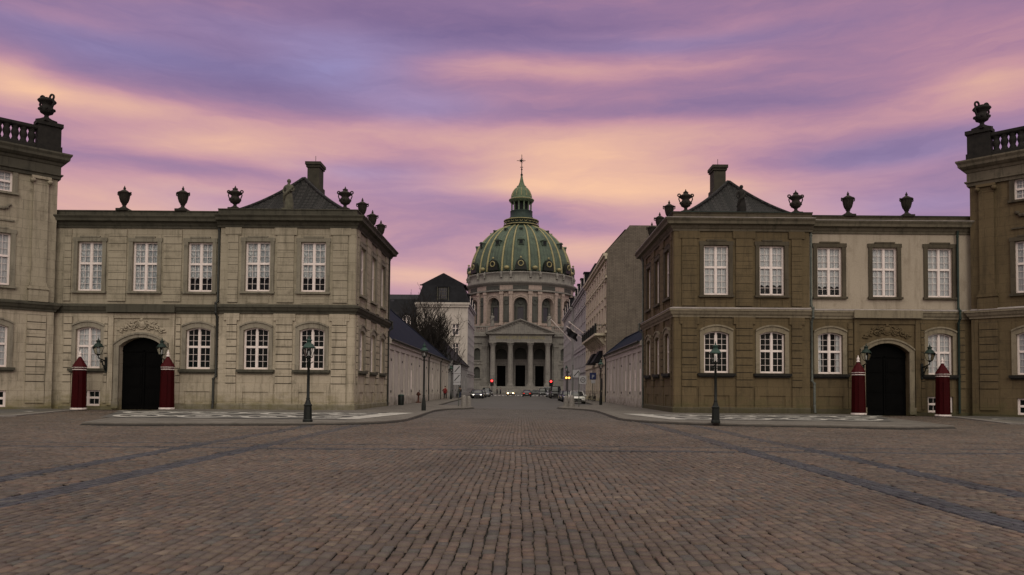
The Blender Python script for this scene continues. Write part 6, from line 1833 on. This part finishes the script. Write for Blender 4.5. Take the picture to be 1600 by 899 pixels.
# ------------------------------------------------------------------ bicycles
def bicycle(loc, rz, label, lean=.12):
    T = empty('bicycle', loc, label, 'bicycle', 'bicycles parked by the walls', rz); T.rotation_euler = (lean, 0, rz)
    for x in (-.52, .52):
        w = MB(); w.torus((x, 0, .34), .32, .022, 'y', 22, 5)
        for k in range(9):
            a = k * math.pi * 2 / 9; w.tube([(x, 0, .34), (x + .31 * math.cos(a), 0, .34 + .31 * math.sin(a))], .005, 3)
        new_part('wheel', w, 'rubber', T)
    f = MB()
    for p in ([(-.52, 0, .34), (-.12, 0, .30)], [(-.12, 0, .30), (-.22, 0, .82)], [(-.22, 0, .78), (.36, 0, .80)], [(-.12, 0, .30), (.38, 0, .72)], [(-.52, 0, .34), (-.22, 0, .76)], [(.36, 0, .86), (.52, 0, .34)]): f.tube(p, .02, 6)
    new_part('frame', f, 'black_iron', T)
    h = MB(); h.tube([(.35, 0, .84), (.32, 0, 1.0)], .015, 5); h.tube([(.2, -.27, 1.02), (.32, -.1, 1.0), (.32, .1, 1.0), (.2, .27, 1.02)], .015, 5); new_part('handlebar', h, 'black_iron', T)
    s_ = MB(); s_.ball((-.24, 0, .88), .1, 8, 5, 0, (1.4, .8, .4)); new_part('saddle', s_, 'rubber', T)
bs = [((9.6, 93.5), 'first bicycle leaning by the cream town house door'), ((9.7, 96.0), 'second bicycle by the cream town house, beside the first'), ((9.5, 99.0), 'third bicycle by the cream town house, farthest along'),
      ((-9.7, 118), 'black bicycle against the grey low house near its downpipe'), ((-9.6, 121), 'black bicycle in the row by the grey low house, second one'), ((-9.7, 124.5), 'black bicycle by the grey low house, last of the row')]
for k, ((x, y), lb) in enumerate(bs): bicycle((x, y, .125), R(90) + (.25 if k % 2 else -.3), lb)

# ------------------------------------------------------------------ people
def person(loc, rz, label, top, legs, H=1.75, stride=.16):
    T = empty('person', loc, label, 'person', None, rz)
    s = H / 1.78
    bm = bmesh.new()
    J = [(0, 0, .95), (0, 0, 1.18), (0, .01, 1.42), (0, 0, 1.53), (0, -.01, 1.66), (.10, 0, .90), (.11, -stride, .50), (.11, -stride * .9, .08), (.11, -stride * .9 - .14, .05),
         (-.10, 0, .90), (-.11, stride * .3, .50), (-.11, stride, .09), (-.11, stride - .13, .04), (.20, 0, 1.41), (.26, .05, 1.14), (.25, -.08, .90), (-.20, 0, 1.41), (-.26, -.02, 1.14), (-.25, -.18, .94), (0, -.01, 1.74)]
    E = [(0, 1), (1, 2), (2, 3), (3, 4), (4, 19), (0, 5), (5, 6), (6, 7), (7, 8), (0, 9), (9, 10), (10, 11), (11, 12), (2, 13), (13, 14), (14, 15), (2, 16), (16, 17), (17, 18)]
    Rr = [.14, .13, .14, .055, .10, .095, .065, .045, .04, .095, .065, .045, .04, .065, .045, .035, .065, .045, .035, .075]
    vs = [bm.verts.new(Vector(j) * s) for j in J]
    for a, c in E: bm.edges.new((vs[a], vs[c]))
    me = bpy.data.meshes.new('body'); bm.to_mesh(me); bm.free()
    o = bpy.data.objects.new('body', me); COL.objects.link(o); o.parent = T
    o.modifiers.new('skin', 'SKIN')
    for k, v in enumerate(me.skin_vertices[0].data): v.radius = (Rr[k] * s, Rr[k] * s); v.use_root = (k == 0)
    sub = o.modifiers.new('sub', 'SUBSURF'); sub.levels = 1; sub.render_levels = 1
    me.materials.append(M['skin'])
    c = MB(); rows = []
    for z, rx, ry in ((.82, .19, .15), (1.0, .18, .14), (1.2, .17, .13), (1.38, .2, .14), (1.47, .16, .11), (1.52, .07, .07)):
        rows.append([(rx * s * math.cos(2 * math.pi * k / 12), ry * s * math.sin(2 * math.pi * k / 12), z * s) for k in range(12)])
    c.grid(rows, 0, True, True)
    for a in ((13, 14, 15), (16, 17, 18)): c.tube([Vector(J[i]) * s for i in a], [.085 * s, .065 * s, .05 * s], 7)
    new_part('jacket', c, 'cloth_' + top, T)
    t = MB()
    for a in ((5, 6, 7), (9, 10, 11)): t.tube([Vector(J[i]) * s for i in a], [.12 * s, .085 * s, .07 * s], 8)
    new_part('trousers', t, 'cloth_' + legs, T)
    h = MB(); h.ball((0, .03 * s, 1.72 * s), .115 * s, 9, 7, 0, (1, 1.05, 1.0)); new_part('hair', h, 'cloth_dark', T)
person((-9.7, 100, .125), 0.3, 'person in a red jacket walking beside the low white wall on the left', 'red', 'dark')
person((-5.3, 178, .1), 1.2, 'person in dark clothes standing by the crossing left of the oncoming car', 'dark', 'dark')
person((-4.5, 179, .1), -1.4, 'person in blue jacket at the crossing beside the dark-clad one', 'blue', 'dark')
person((-8.8, 112.5, .125), 2.8, 'person in dark coat between the distant left lamp and the bicycles', 'dark', 'blue')

# ------------------------------------------------------------------ bare tree
def bare_tree(loc, label, H, seed):
    rnd = random.Random(seed)
    T = empty('bare_tree', loc, label, 'tree')
    tr = MB(); cr = MB()
    def grow(p, d, L, r, lvl, mb):
        pts = [p]; q = p.copy(); dd = d.copy(); n_ = 4
        for k in range(n_):
            dd = (dd + Vector((rnd.uniform(-1, 1), rnd.uniform(-1, 1), rnd.uniform(-.3, .6))) * .16).normalized()
            q = q + dd * (L / n_); pts.append(q.copy())
        mb.tube(pts, [max(.022, r * (1 - .45 * k / n_)) for k in range(n_ + 1)], 6 if lvl < 2 else (4 if lvl < 4 else 3), cap=False)
        if lvl >= 6: return
        nb = 3 if lvl < 6 else 2
        if lvl == 0: nb = 4
        for k in range(nb):
            t = rnd.uniform(.35, 1.0) if k else 1.0
            i = min(n_, max(1, int(t * n_)))
            ax = Vector((rnd.uniform(-1, 1), rnd.uniform(-1, 1), rnd.uniform(.0, 1.0)))
            nd = (dd * rnd.uniform(.55, 1.0) + ax * rnd.uniform(.55, .95)).normalized()
            grow(pts[i], nd, L * rnd.uniform(.70, .86), r * (.58 if k else .66), lvl + 1, cr)
    grow(Vector((0, 0, 0)), Vector((.02, 0, 1)), H * .34, .36, 0, tr)
    new_part('trunk', tr, 'bark', T); new_part('crown', cr, 'bark', T)
bare_tree((-12.5, 115, 0), 'bare winter tree behind the low white house', 15.5, 11)
bare_tree((-14.8, 116.5, 0), 'smaller bare tree left of the big one, before the mansard block', 13.5, 23)
print('objects', len(bpy.data.objects))
